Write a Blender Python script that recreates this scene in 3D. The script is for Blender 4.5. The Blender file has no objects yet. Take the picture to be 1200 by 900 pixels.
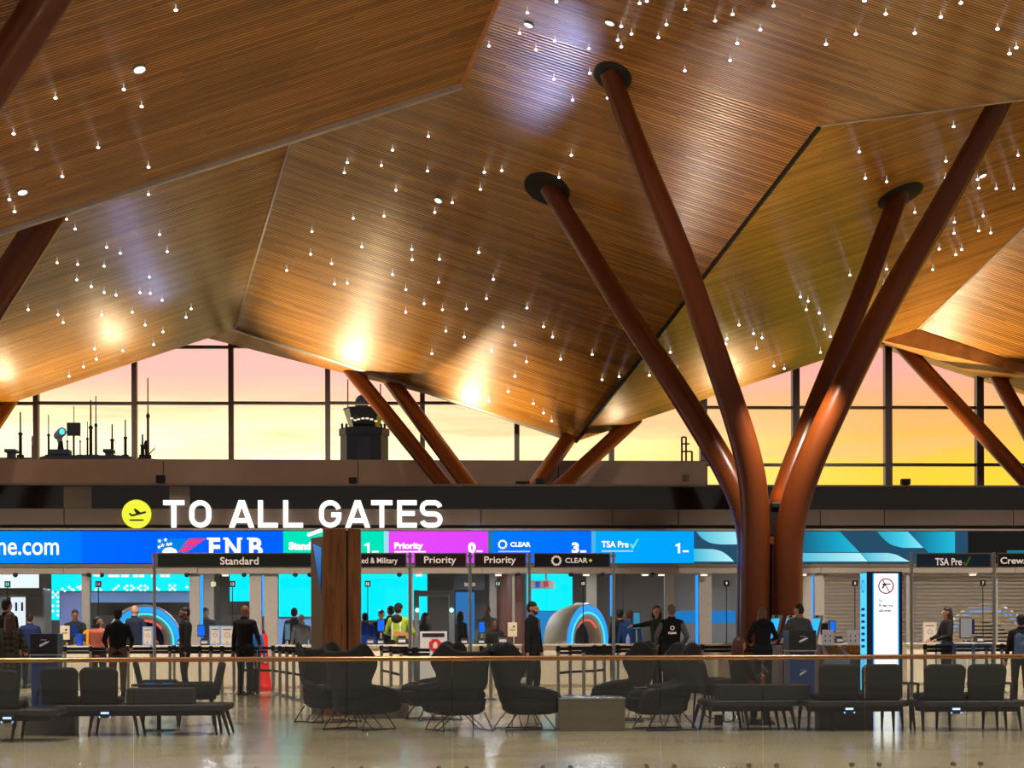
import bpy, bmesh, math, random
from mathutils import Vector, Matrix
random.seed(7)
PI = math.pi
S = bpy.context.scene
COL = S.collection

# ------------------------------------------------------------------ camera
FOC = 2000.0; HX, HY = 600.0, 737.0; CH = 1.35; YAW = math.radians(3.5)
cam_d = bpy.data.cameras.new('camera'); cam = bpy.data.objects.new('camera', cam_d); COL.objects.link(cam)
cam_d.sensor_width = 36; cam_d.lens = FOC*36/1200; cam_d.shift_y = (HY-450)/1200
cam_d.clip_start = .05; cam_d.clip_end = 2000
RM = Matrix.Rotation(-YAW, 3, 'Z') @ Matrix.Rotation(PI/2, 3, 'X') @ Matrix.Rotation(-math.radians(.16), 3, 'Z')
cam.matrix_world = Matrix.Translation((0, 0, CH)) @ RM.to_4x4()
S.camera = cam
CP = Vector((0, 0, CH))

def ray(px, py): return RM @ Vector(((px-HX)/FOC, (HY-py)/FOC, -1))
def P(px, py, d): return CP + ray(px, py)*d                 # point at a camera distance
def W(px, py, Y):                                           # point on a plane of the building
    r = ray(px, py); return CP + r*(Y/r.y)
def GX(px, Y): return W(px, HY, Y).x
def GZ(py, Y, px=600): return W(px, py, Y).z
def CV(x, z, d): return CP + RM @ Vector((x, z, -d))        # x right, z up, d away

# ------------------------------------------------------------------ view, world, large lights
S.view_settings.view_transform = 'Standard'; S.view_settings.look = 'None'
S.view_settings.gamma = 1; S.view_settings.use_curve_mapping = False
S.view_settings.exposure = 0.0

def node(nt, t, **kw):
    n = nt.nodes.new(t)
    for k, v in kw.items():
        if hasattr(n, k) and not k.startswith('in_'): setattr(n, k, v)
    return n
def lk(nt, a, b): nt.links.new(a, b)
def ramp(nt, fac, stops, interp='LINEAR'):
    r = nt.nodes.new('ShaderNodeValToRGB'); cr = r.color_ramp; cr.interpolation = interp
    cr.elements[0].position = stops[0][0]; cr.elements[0].color = (*stops[0][1], 1)
    cr.elements[1].position = stops[-1][0]; cr.elements[1].color = (*stops[-1][1], 1)
    for p, c in stops[1:-1]: e = cr.elements.new(p); e.color = (*c, 1)
    lk(nt, fac, r.inputs[0]); return r.outputs[0]
def math_n(nt, op, a, b=None, clamp=False):
    n = nt.nodes.new('ShaderNodeMath'); n.operation = op; n.use_clamp = clamp
    for i, v in enumerate((a, b)):
        if v is None: continue
        if isinstance(v, (int, float)): n.inputs[i].default_value = v
        else: lk(nt, v, n.inputs[i])
    return n.outputs[0]
def mapr(nt, v, a, b, c=0, d=1, smooth=False):
    n = nt.nodes.new('ShaderNodeMapRange'); n.clamp = True
    if smooth: n.interpolation_type = 'SMOOTHSTEP'
    lk(nt, v, n.inputs[0])
    for i, x in enumerate((a, b, c, d)): n.inputs[i+1].default_value = x
    return n.outputs[0]
def mixc(nt, f, a, b):
    n = nt.nodes.new('ShaderNodeMix'); n.data_type = 'RGBA'
    for i, v in ((0, f), (6, a), (7, b)):
        if isinstance(v, (int, float)): n.inputs[i].default_value = v
        elif isinstance(v, tuple): n.inputs[i].default_value = (*v, 1)
        else: lk(nt, v, n.inputs[i])
    return n.outputs[2]
def L(r, g, b):                                             # sRGB 0..255 -> linear
    f = lambda c: (c/255/12.92 if c/255 <= .04045 else ((c/255+.055)/1.055)**2.4)
    return (f(r), f(g), f(b))

w = bpy.data.worlds.new('dusk_sky'); S.world = w; w.use_nodes = True
nt = w.node_tree; nt.nodes.clear()
tc = nt.nodes.new('ShaderNodeTexCoord'); sp = nt.nodes.new('ShaderNodeSeparateXYZ')
lk(nt, tc.outputs['Generated'], sp.inputs[0])
mp = nt.nodes.new('ShaderNodeMapping'); mp.inputs['Scale'].default_value = (2.2, 2.2, 26)
lk(nt, tc.outputs['Generated'], mp.inputs[0])
nz = nt.nodes.new('ShaderNodeTexNoise'); nz.inputs['Scale'].default_value = 2.2; nz.inputs['Detail'].default_value = 5; nz.inputs['Roughness'].default_value = .6
lk(nt, mp.outputs[0], nz.inputs[0])
zz = math_n(nt, 'ADD', sp.outputs[2], math_n(nt, 'MULTIPLY', math_n(nt, 'SUBTRACT', nz.outputs[0], .5), .022))
zf = mapr(nt, zz, .06, .19)
left = ramp(nt, zf, [(0, (1.8, 1.5, .75)), (.38, (1.9, 1.6, .85)), (.48, (1.5, 1.1, .6)), (.57, (1.3, .78, .5)), (.66, (1.2, .62, .52)), (1, (1.15, .54, .56))])
right = ramp(nt, zf, [(0, (1.3, .80, .05)), (.24, (1.25, .72, .06)), (.40, (1.2, .56, .13)), (.54, (1.15, .52, .22)), (.66, (1.12, .48, .40)), (1, (1.08, .46, .5))])
sky = mixc(nt, mapr(nt, sp.outputs[0], -.06, .3, smooth=True), left, right)
# clouds: thin darker orange streaks low down
cl = mapr(nt, nz.outputs[0], .52, .66, 0, .6)
clm = math_n(nt, 'MULTIPLY', cl, mapr(nt, sp.outputs[2], .17, .12))
sky = mixc(nt, clm, sky, (.95, .62, .34))
upper = mixc(nt, mapr(nt, sp.outputs[2], .2, .6), sky, (.20, .24, .42))
back = mixc(nt, mapr(nt, sp.outputs[2], 0, .5), (.24, .20, .16), (.12, .13, .18))
full = mixc(nt, mapr(nt, sp.outputs[1], -.1, .35, smooth=True), back, upper)
bg = nt.nodes.new('ShaderNodeBackground'); lk(nt, full, bg.inputs[0]); bg.inputs[1].default_value = 1.0
wo = nt.nodes.new('ShaderNodeOutputWorld'); lk(nt, bg.outputs[0], wo.inputs[0])

def lamp(name, kind, loc, target, power, color, **kw):
    d = bpy.data.lights.new(name, kind); d.energy = power; d.color = color
    for k, v in kw.items(): setattr(d, k, v)
    o = bpy.data.objects.new(name, d); COL.objects.link(o); o.location = loc
    if target is not None:
        o.rotation_euler = (Vector(target)-Vector(loc)).to_track_quat('-Z', 'Y').to_euler()
    return o
WARM = (1.0, .76, .42); WHITE = (1.0, .90, .76)
# uplights standing on the mezzanine ledge, washing the wooden ceiling
UP = [  # fixture pixel, target pixel + distance, watts, spot angle; fixtures stand on the mezzanine floor near the glass
    (322, 402, 392, 48.4, 2900, 66), (178, 98, 402, 48.4, 1500, 66), (495, 572, 452, 48.7, 1900, 60), (1062, 1130, 380, 48.3, 3300, 78), (925, 850, 438, 48.8, 1700, 56), (770, 700, 498, 49.2, 420, 70), (30, -20, 440, 48.6, 1100, 86), (640, 600, 470, 48.8, 500, 70)]
for a, c, d_, e, pw, ang in UP:
    p_ = W(a, 565, 49.9); lamp('ceiling_uplight', 'SPOT', (p_.x, 49.9, 4.6), P(c, d_, e), pw, WARM, spot_size=math.radians(ang), spot_blend=1.0, shadow_soft_size=.22)
# added unseen spots that brighten the mezzanine wall and the bulkhead
for x in (-15, -9, -3, 3, 9, 15):
    lamp('wall_fill', 'SPOT', (x, 39.6, 7.6), (x, 51.5, 5.6), 800, (1, .86, .72), spot_size=math.radians(45), spot_blend=.8, shadow_soft_size=.1)
    lamp('bulkhead_fill', 'SPOT', (x, 38.9, 8.0), (x, 41.0, 3.9), 150, (1, .86, .72), spot_size=math.radians(75), spot_blend=.9, shadow_soft_size=.1)
# added blue spot imitating video wall spill on the eave above it
lamp('video_spill_fill', 'SPOT', W(560, 640, 40.7), P(520, 462, 50), 500, (.05, .3, 1.0), spot_size=math.radians(26), spot_blend=1.0, shadow_soft_size=.5)
# added unseen spots low in the hall, brightening the ceiling around the tree columns
for (x, y, z), (px, py, d_), pw, ang, col in [((8, 30, 3.2), (880, 190, 38), 1100, 46, (1, .74, .36)), ((-1, 28, 3.2), (620, 120, 37), 130, 70, (1, .80, .5)),
                                        ((-7, 20, 3.0), (230, 90, 31), 90, 85, (1, .78, .42)), ((9, 22, 3.0), (1010, 60, 33), 160, 80, (1, .80, .62)), ((-5, 33, 3.2), (250, 230, 41), 60, 50, (1, .8, .6)), ((12, 33, 3.2), (1120, 230, 40), 260, 70, (1, .85, .6))]:
    lamp('hall_ceiling_fill', 'SPOT', (x, y, z), P(px, py, d_), pw, col, spot_size=math.radians(ang), spot_blend=1.0, shadow_soft_size=.1)
# added hidden spots on the ledge that put cool and warm sheens on the ceiling
lamp('cool_sheen_fill', 'SPOT', W(492, 577, 44.6), P(640, -45, 34.8), 5600, (.42, .54, 1.0), spot_size=math.radians(15), spot_blend=1.0, shadow_soft_size=.25)
lamp('cool_sheen_fill', 'SPOT', W(235, 566, 48.8), P(165, 300, 44), 520, (.40, .50, 1.0), spot_size=math.radians(60), spot_blend=1.0, shadow_soft_size=.3)
lamp('warm_sheen_fill', 'SPOT', W(700, 577, 44.6), P(930, 50, 34), 1100, (1.0, .80, .66), spot_size=math.radians(40), spot_blend=1.0, shadow_soft_size=.25)
# spots added to brighten the counters; white lights inside the checkpoint
for x in (-12, -9, -6, -3, 0, 2.6, 8.4, 11, 14, 17):
    lamp('counter_fill', 'SPOT', (x, 35.2, 7.5), (x, 38.9, .6), 1500, WHITE, spot_size=math.radians(75), spot_blend=.8, shadow_soft_size=.08)
for x in (-9, -5, -1.5, 2, 5, 9, 13, 17):
    lamp('checkpoint_light', 'AREA', (x, 45.5, 2.95), (x, 45.5, 0), 110, (.9, .92, 1.0), shape='RECTANGLE', size=1.2, size_y=.6)
# general light of the hall on floor, seating and handrail
for x in (-10, -5, 0, 5, 10):
    for y in (14.5, 21, 28):
        lamp('hall_downlight', 'SPOT', (x, y, 8.5), (x*1.02, y+1.2, 0), (2200 if y < 20 else 1050), WHITE, spot_size=math.radians(80), spot_blend=.9, shadow_soft_size=.1)

# ------------------------------------------------------------------ materials
MATS = {}
def mat(name, col, rough=.5, metal=0.0, spec=.5, noise=0.0, nscale=20, bump=0.0, em=None, ems=0.0, coat=0.0, sampling=None, alpha=None):
    if name in MATS: return MATS[name]
    m = bpy.data.materials.new(name); m.use_nodes = True; nt = m.node_tree
    b = nt.nodes['Principled BSDF']
    b.inputs['Base Color'].default_value = (*col, 1); b.inputs['Roughness'].default_value = rough
    b.inputs['Metallic'].default_value = metal; b.inputs['Specular IOR Level'].default_value = spec
    b.inputs['Coat Weight'].default_value = coat
    if em is not None:
        b.inputs['Emission Color'].default_value = (*em, 1); b.inputs['Emission Strength'].default_value = ems
    t = nt.nodes.new('ShaderNodeTexCoord'); n = nt.nodes.new('ShaderNodeTexNoise'); n.inputs['Scale'].default_value = nscale
    n.inputs['Detail'].default_value = 4; lk(nt, t.outputs['Object'], n.inputs[0])
    v = noise if noise else .06
    lo = tuple(c*(1-v) for c in col); hi = tuple(min(1, c*(1+v)) for c in col)
    lk(nt, ramp(nt, n.outputs[0], [(.3, lo), (.7, hi)]), b.inputs['Base Color'])
    if bump:
        bp = nt.nodes.new('ShaderNodeBump'); bp.inputs['Strength'].default_value = bump; bp.inputs['Distance'].default_value = .01
        lk(nt, n.outputs[0], bp.inputs['Height']); lk(nt, bp.outputs[0], b.inputs['Normal'])
    if sampling: m.cycles.emission_sampling = sampling
    MATS[name] = m; return m
def emis(name, col, s=1.0, sampling=None):
    if name in MATS: return MATS[name]
    m = bpy.data.materials.new(name); m.use_nodes = True; nt = m.node_tree; nt.nodes.clear()
    e = nt.nodes.new('ShaderNodeEmission'); e.inputs[0].default_value = (*col, 1); e.inputs[1].default_value = s
    o = nt.nodes.new('ShaderNodeOutputMaterial'); lk(nt, e.outputs[0], o.inputs[0])
    if sampling: m.cycles.emission_sampling = sampling
    MATS[name] = m; return m
def glassmat(name, tint, refl_ior=1.5, rough=0.0, extra=0.0):
    m = bpy.data.materials.new(name); m.use_nodes = True; nt = m.node_tree; nt.nodes.clear()
    t = nt.nodes.new('ShaderNodeBsdfTransparent'); t.inputs[0].default_value = (*tint, 1)
    g = nt.nodes.new('ShaderNodeBsdfGlossy'); g.inputs['Roughness'].default_value = rough
    f = nt.nodes.new('ShaderNodeFresnel'); f.inputs[0].default_value = refl_ior
    x = nt.nodes.new('ShaderNodeMixShader'); o = nt.nodes.new('ShaderNodeOutputMaterial')
    lk(nt, math_n(nt, 'ADD', f.outputs[0], extra, True), x.inputs[0]); lk(nt, t.outputs[0], x.inputs[1]); lk(nt, g.outputs[0], x.inputs[2]); lk(nt, x.outputs[0], o.inputs[0])
    MATS[name] = m; return m

def slat_mat(name, base, rough=.34, period=.085, gap=.3):
    m = bpy.data.materials.new(name); m.use_nodes = True; nt = m.node_tree
    b = nt.nodes['Principled BSDF']
    uv = nt.nodes.new('ShaderNodeUVMap'); s = nt.nodes.new('ShaderNodeSeparateXYZ'); lk(nt, uv.outputs[0], s.inputs[0])
    row = math_n(nt, 'DIVIDE', s.outputs[1], period)
    fr = math_n(nt, 'FRACT', row); idx = math_n(nt, 'FLOOR', row)
    # one random tone for each board (boards about 3 m long, staggered)
    wn = nt.nodes.new('ShaderNodeTexWhiteNoise'); wn.noise_dimensions = '1D'; lk(nt, idx, wn.inputs['W'])
    bx = math_n(nt, 'FLOOR', math_n(nt, 'ADD', math_n(nt, 'MULTIPLY', s.outputs[0], .3), math_n(nt, 'MULTIPLY', wn.outputs[0], 9)))
    cb = nt.nodes.new('ShaderNodeCombineXYZ'); lk(nt, bx, cb.inputs[0]); lk(nt, idx, cb.inputs[1])
    w2 = nt.nodes.new('ShaderNodeTexWhiteNoise'); w2.noise_dimensions = '2D'; lk(nt, cb.outputs[0], w2.inputs['Vector'])
    cb2 = nt.nodes.new('ShaderNodeCombineXYZ'); lk(nt, math_n(nt, 'MULTIPLY', s.outputs[0], .25), cb2.inputs[0]); lk(nt, math_n(nt, 'MULTIPLY', s.outputs[1], 2.2), cb2.inputs[1])
    n1 = nt.nodes.new('ShaderNodeTexNoise'); n1.inputs['Scale'].default_value = 1.3; n1.inputs['Detail'].default_value = 4; lk(nt, cb2.outputs[0], n1.inputs[0])
    tone = math_n(nt, 'ADD', math_n(nt, 'MULTIPLY', w2.outputs[0], .55), math_n(nt, 'MULTIPLY', n1.outputs[0], .6))
    c = ramp(nt, tone, [(.2, tuple(v*.66 for v in base)), (.55, base), (.9, tuple(min(1, v*1.4) for v in base))])
    g = math_n(nt, 'MULTIPLY', mapr(nt, fr, 0, .10), mapr(nt, fr, gap+.06, gap-.04, 0, 1))      # gap between boards
    d = mapr(nt, fr, 1-gap, 1-gap+.08, 0, 1)
    col = mixc(nt, math_n(nt, 'MULTIPLY', d, .82), c, tuple(v*.14 for v in base))
    lk(nt, col, b.inputs['Base Color'])
    # rounded slat profile
    h = math_n(nt, 'SINE', math_n(nt, 'MULTIPLY', fr, PI))
    bp = nt.nodes.new('ShaderNodeBump'); bp.inputs['Strength'].default_value = .38; bp.inputs['Distance'].default_value = .03
    lk(nt, h, bp.inputs['Height']); lk(nt, bp.outputs[0], b.inputs['Normal'])
    b.inputs['Roughness'].default_value = rough; b.inputs['Specular IOR Level'].default_value = .75
    MATS[name] = m; return m

SL = slat_mat('cedar_slats', L(184, 124, 42), rough=.27)
SOF = mat('cedar_board', L(196, 128, 60), .5, noise=.2, nscale=3)
TRIMM = mat('pale_trim', L(190, 176, 165), .4)
DARKGAP = mat('dark_gap', L(30, 22, 16), .7)
RUST = mat('rust_painted_steel', L(104, 48, 13), .3, spec=.35, coat=.1, noise=.04)
FLOORM = None
def floor_mat():
    m = bpy.data.materials.new('terrazzo'); m.use_nodes = True; nt = m.node_tree; b = nt.nodes['Principled BSDF']
    t = nt.nodes.new('ShaderNodeTexCoord')
    n = nt.nodes.new('ShaderNodeTexNoise'); n.inputs['Scale'].default_value = 45; n.inputs['Detail'].default_value = 3; lk(nt, t.outputs['Object'], n.inputs[0])
    n2 = nt.nodes.new('ShaderNodeTexNoise'); n2.inputs['Scale'].default_value = .35; lk(nt, t.outputs['Object'], n2.inputs[0])
    c = ramp(nt, n.outputs[0], [(.35, L(190, 176, 142)), (.65, L(218, 204, 168))])
    c = mixc(nt, mapr(nt, n2.outputs[0], .45, .6, 0, .3), c, L(140, 120, 96))
    br = nt.nodes.new('ShaderNodeTexBrick'); br.offset = 0; br.inputs['Scale'].default_value = 1
    br.inputs['Brick Width'].default_value = 3.0; br.inputs['Row Height'].default_value = 3.0; br.inputs['Mortar Size'].default_value = .012
    br.inputs['Color1'].default_value = (0, 0, 0, 1); br.inputs['Color2'].default_value = (0, 0, 0, 1); br.inputs['Mortar'].default_value = (1, 1, 1, 1)
    lk(nt, t.outputs['Object'], br.inputs[0])
    c = mixc(nt, math_n(nt, 'MULTIPLY', br.outputs[0], .0), c, L(110, 104, 96))
    lk(nt, c, b.inputs['Base Color']); b.inputs['Roughness'].default_value = .16; b.inputs['Specular IOR Level'].default_value = .6
    # faint waviness of the polish
    n3 = nt.nodes.new('ShaderNodeTexNoise'); n3.inputs['Scale'].default_value = 1.6; lk(nt, t.outputs['Object'], n3.inputs[0])
    bp = nt.nodes.new('ShaderNodeBump'); bp.inputs['Strength'].default_value = .05; bp.inputs['Distance'].default_value = .02
    lk(nt, n3.outputs[0], bp.inputs['Height']); lk(nt, bp.outputs[0], b.inputs['Normal'])
    return m
FLOORM = floor_mat()

# ------------------------------------------------------------------ mesh helpers
class MB:
    def __init__(s): s.v = []; s.f = []; s.uv = []; s.sm = False
    def add(s, vs, fs):
        o = len(s.v); s.v += [Vector(v) for v in vs]; s.f += [[i+o for i in f] for f in fs]; return s
    def box(s, c, sz, M=None):
        c = Vector(c); x, y, z = (k/2 for k in sz)
        vs = [Vector((i*x, j*y, k*z)) for k in (-1, 1) for j in (-1, 1) for i in (-1, 1)]
        if M is not None: vs = [M @ v for v in vs]
        return s.add([c+v for v in vs], [(0, 2, 3, 1), (4, 5, 7, 6), (0, 1, 5, 4), (2, 6, 7, 3), (0, 4, 6, 2), (1, 3, 7, 5)])
    def b2(s, x0, x1, y0, y1, z0, z1):
        return s.box(((x0+x1)/2, (y0+y1)/2, (z0+z1)/2), (abs(x1-x0), abs(y1-y0), abs(z1-z0)))
    def tube(s, pts, rad, n=10, caps=True, closed=False, flat=1.0):
        pts = [Vector(p) for p in pts]; N = len(pts)
        if isinstance(rad, (int, float)): rad = [rad]*N
        rings = []; up = None
        for i, p in enumerate(pts):
            if closed: t = (pts[(i+1) % N]-pts[i-1])
            else: t = (pts[min(i+1, N-1)]-pts[max(i-1, 0)])
            t.normalize()
            if up is None:
                up = Vector((0, 0, 1)) if abs(t.z) < .9 else Vector((0, 1, 0))
            a = t.cross(up)
            if a.length < 1e-4: a = t.orthogonal()
            a.normalize(); b = a.cross(t).normalized(); up = b
            rings.append([p+(a*math.cos(2*PI*k/n)+b*math.sin(2*PI*k/n)*flat)*rad[i] for k in range(n)])
        vs = [v for r in rings for v in r]; fs = []
        for i in range(N if closed else N-1):
            j = (i+1) % N
            for k in range(n): fs.append((i*n+k, i*n+(k+1) % n, j*n+(k+1) % n, j*n+k))
        if caps and not closed: fs += [tuple(range(n-1, -1, -1)), tuple((N-1)*n+k for k in range(n))]
        return s.add(vs, fs)
    def caps(s, a, b, ra, rb, n=12):                         # capsule between two points
        a, b = Vector(a), Vector(b); t = (b-a)
        if t.length < 1e-6: return s.ell(a, (ra, ra, ra))
        t.normalize(); pts = []; rr = []
        for k in range(4):
            an = PI/2*(1-k/4); pts.append(a-t*ra*math.sin(an)); rr.append(max(1e-3, ra*math.cos(an)))
        pts.append(a); rr.append(ra); pts.append(b); rr.append(rb)
        for k in range(1, 5):
            an = PI/2*k/4; pts.append(b+t*rb*math.sin(an)); rr.append(max(1e-3, rb*math.cos(an)))
        return s.tube(pts, rr, n)
    def ell(s, c, r, n=16, m=10, M=None, zlo=-1.0):
        c = Vector(c); vs = []; fs = []
        for j in range(m+1):
            th = PI*j/m
            for i in range(n):
                v = Vector((math.sin(th)*math.cos(2*PI*i/n)*r[0], math.sin(th)*math.sin(2*PI*i/n)*r[1], max(zlo, math.cos(th))*r[2]))
                if M is not None: v = M @ v
                vs.append(c+v)
        for j in range(m):
            for i in range(n): fs.append((j*n+i, (j+1)*n+i, (j+1)*n+(i+1) % n, j*n+(i+1) % n))
        return s.add(vs, fs)
    def lathe(s, prof, c=(0, 0, 0), n=24, axis=None):
        c = Vector(c); vs = []; fs = []
        for r, z in prof:
            for i in range(n):
                v = Vector((max(r, 1e-4)*math.cos(2*PI*i/n), max(r, 1e-4)*math.sin(2*PI*i/n), z))
                if axis is not None: v = axis @ v
                vs.append(c+v)
        for j in range(len(prof)-1):
            for i in range(n): fs.append((j*n+i, j*n+(i+1) % n, (j+1)*n+(i+1) % n, (j+1)*n+i))
        return s.add(vs, fs)
    def prism(s, poly, y0, y1):                              # polygon in x,z pushed along y
        n = len(poly); vs = [(x, y0, z) for x, z in poly]+[(x, y1, z) for x, z in poly]
        return s.add(vs, [tuple(range(n)), tuple(range(2*n-1, n-1, -1))]+[(i, i+n, (i+1) % n+n, (i+1) % n) for i in range(n)])
    def prismz(s, poly, z0, z1):
        n = len(poly); vs = [(x, y, z0) for x, y in poly]+[(x, y, z1) for x, y in poly]
        return s.add(vs, [tuple(range(n-1, -1, -1)), tuple(range(n, 2*n))]+[(i, (i+1) % n, (i+1) % n+n, i+n) for i in range(n)])
    def quad(s, a, b, c, d): return s.add([a, b, c, d], [(0, 1, 2, 3)])
    def build(s, name, m, parent=None, smooth=False, bevel=0.0, uv=None, label=None, loc=None, subsurf=0, solid=0.0, fixn=True):
        me = bpy.data.meshes.new(name); me.from_pydata([tuple(v) for v in s.v], [], s.f)
        if fixn:
            bm = bmesh.new(); bm.from_mesh(me); bmesh.ops.recalc_face_normals(bm, faces=bm.faces); bm.to_mesh(me); bm.free()
        if uv is not None:
            l = me.uv_layers.new(name='UVMap')
            for lp in me.loops: l.data[lp.index].uv = uv[lp.vertex_index]
        if m is not None: me.materials.append(m)
        o = bpy.data.objects.new(name, me); COL.objects.link(o)
        if parent is not None: o.parent = parent
        if loc is not None: o.location = loc
        if smooth:
            for p in me.polygons: p.use_smooth = True
            if smooth == 'auto': me.set_sharp_from_angle(angle=math.radians(38))
        if solid:
            md = o.modifiers.new('t', 'SOLIDIFY'); md.thickness = solid; md.offset = 0
        if bevel:
            md = o.modifiers.new('b', 'BEVEL'); md.width = bevel; md.segments = 2; md.limit_method = 'ANGLE'
        if subsurf:
            md = o.modifiers.new('s', 'SUBSURF'); md.levels = subsurf; md.render_levels = subsurf
        if label: o['label'] = label
        return o
def tag(o, label=None, cat=None, group=None, kind=None):
    if label: o['label'] = label
    if cat: o['category'] = cat
    if group: o['group'] = group
    if kind: o['kind'] = kind
    return o
def empty(name, loc, label, cat, group=None, rz=0.0):
    o = bpy.data.objects.new(name, None); COL.objects.link(o); o.location = loc; o.rotation_euler = (0, 0, rz)
    o.empty_display_size = .2
    return tag(o, label, cat, group)
def struct(mb, name, m, **kw):
    o = mb.build(name, m, **kw); o['kind'] = 'structure'; return o
def copy_tree(o, parent=None):
    c = o.copy(); COL.objects.link(c)
    if parent is not None: c.parent = parent
    for ch in [k for k in CHILD(o)]: copy_tree(ch, c)
    return c
def CHILD(o): return [k for k in COL.objects if k.parent == o]
def bake(o):                                                 # freeze modifiers into the mesh
    dg = bpy.context.evaluated_depsgraph_get(); dg.update()
    me = bpy.data.meshes.new_from_object(o.evaluated_get(dg)); o.modifiers.clear(); o.data = me
    return o
def bez(pts, n=6):                                           # rounded polyline (Catmull)
    pts = [Vector(p) for p in pts]; out = []
    for i in range(len(pts)-1):
        p0 = pts[max(i-1, 0)]; p1 = pts[i]; p2 = pts[i+1]; p3 = pts[min(i+2, len(pts)-1)]
        for k in range(n):
            t = k/n; out.append(.5*((2*p1)+(p2-p0)*t+(2*p0-5*p1+4*p2-p3)*t*t+(3*p1-p0-3*p2+p3)*t**3))
    out.append(pts[-1]); return out

FONT = None
def text_mesh(s, bold=0.0):
    cu = bpy.data.curves.new('t', 'FONT'); cu.body = s; cu.size = 1; cu.resolution_u = 5; cu.offset = bold; cu.extrude = .5
    o = bpy.data.objects.new('t', cu); COL.objects.link(o)
    dg = bpy.context.evaluated_depsgraph_get(); dg.update()
    me = bpy.data.meshes.new_from_object(o.evaluated_get(dg))
    vs = [v.co.copy() for v in me.vertices]; fs = [list(p.vertices) for p in me.polygons]
    bpy.data.objects.remove(o); bpy.data.curves.remove(cu); bpy.data.meshes.remove(me)
    return vs, fs
def text(s, px0, px1, py0, py1, Y, m, parent, name='lettering', bold=.01, depth=.01, label=None):
    """letters on a plane facing the hall, filling the given box of the facade"""
    vs, fs = text_mesh(s, bold)
    xs = [v.x for v in vs]; ys = [v.y for v in vs]
    a = W(px0, (py0+py1)/2, Y); b = W(px1, (py0+py1)/2, Y); top = W((px0+px1)/2, py0, Y).z; bot = W((px0+px1)/2, py1, Y).z
    x0, x1, y0, y1 = min(xs), max(xs), min(ys), max(ys)
    mb = MB(); out = []
    for v in vs:
        out.append(Vector((a.x+(v.x-x0)/(x1-x0)*(b.x-a.x), Y-depth/2-v.z*depth, bot+(v.y-y0)/(y1-y0)*(top-bot))))
    if parent is not None:
        pl = parent.matrix_basis.inverted() if parent.parent is None else (parent.parent.matrix_basis @ parent.matrix_basis).inverted()
        out = [pl @ v for v in out]
    mb.add(out, fs)
    return mb.build(name, m, parent, label=label, fixn=False)
def loc_in(parent, v): return parent.matrix_basis.inverted() @ Vector(v)
def rect(mb, px0, px1, py0, py1, Y, t=.02):                   # flat board on a facade plane
    a = W(px0, (py0+py1)/2, Y); b = W(px1, (py0+py1)/2, Y); z1 = W((px0+px1)/2, py0, Y).z; z0 = W((px0+px1)/2, py1, Y).z
    return mb.b2(a.x, b.x, Y-t, Y, z0, z1)
# ================================================================== THE SETTING
struct(MB().b2(-45, 50, -8, 62, -.3, 0), 'floor', FLOORM)

# ---- folded wooden ceiling (coordinates: x right, z up, d away from the camera)
DX, DZ = .32, .353                                            # all folds run in this direction
VAL0 = (1.875, 5.5, 50.0); PK = (-8.125, 8.8, 50.0); PK3 = (11.875, 8.8, 50.0)
def panel(name, O, sdir, tdir, s0, s1, t0, t1, ns=2, thick=.22, tfun=None):
    vs = []; uv = []; fs = []
    n = Vector(sdir).normalized().cross(Vector(tdir).normalized())
    S0 = Vector(sdir).length
    tl = Vector(tdir).length
    for tt in (t0, t1):
        for ss in (s0(tt) if callable(s0) else s0, s1(tt) if callable(s1) else s1):
            c = Vector(O)+Vector(sdir)*ss+Vector(tdir)*tt
            vs.append(CV(c.x, c.z, c.y)); uv.append((ss*S0, tt*tl))
    top = [v+Vector((0, 0, thick)) for v in vs]
    mb = MB(); mb.add(vs+top, [(0, 1, 3, 2), (4, 6, 7, 5), (0, 4, 5, 1), (2, 3, 7, 6), (0, 2, 6, 4), (1, 5, 7, 3)])
    return struct(mb, name, SL, uv=uv+uv)
def plane_hit(px, py, O, sdir, tdir):
    r = Vector(((px-HX)/FOC, 1.0, (HY-py)/FOC))               # x, d, z
    n = Vector(sdir).cross(Vector(tdir)); k = n.dot(Vector(O))/n.dot(r)
    return r*k
V3 = lambda x, z, d: Vector((x, d, z))
TD = Vector((DX, -1.0, DZ))                                   # toward the camera, rising
pv0 = V3(*VAL0); pk = V3(*PK); pk3 = V3(*PK3)
cC = (pv0-pk)/10.0                                            # per metre along the slats
cE = (pk3-pv0)/10.0
NEAR = 14.25
panel('ceiling_centre', pk, cC, TD, 0, 10, 0, NEAR)
panel('ceiling_right', pv0, cE, TD, 0, 10, 0, NEAR)
panel('ceiling_left', pk, Vector((-1, 0, -.33)), TD, 0, 10, 0, NEAR+2)
panel('ceiling_far_right', pk3, cC, TD, 0, 10, 0, NEAR)
panel('ceiling_far_left', pk-Vector((10, 0, 3.3)), Vector((-1, 0, .33)), TD, 0, 10, 0, NEAR)
PC = (pk, cC, TD); PE = (pv0, cE, TD); PB = (pk, Vector((-1, 0, -.33)), TD)
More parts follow.
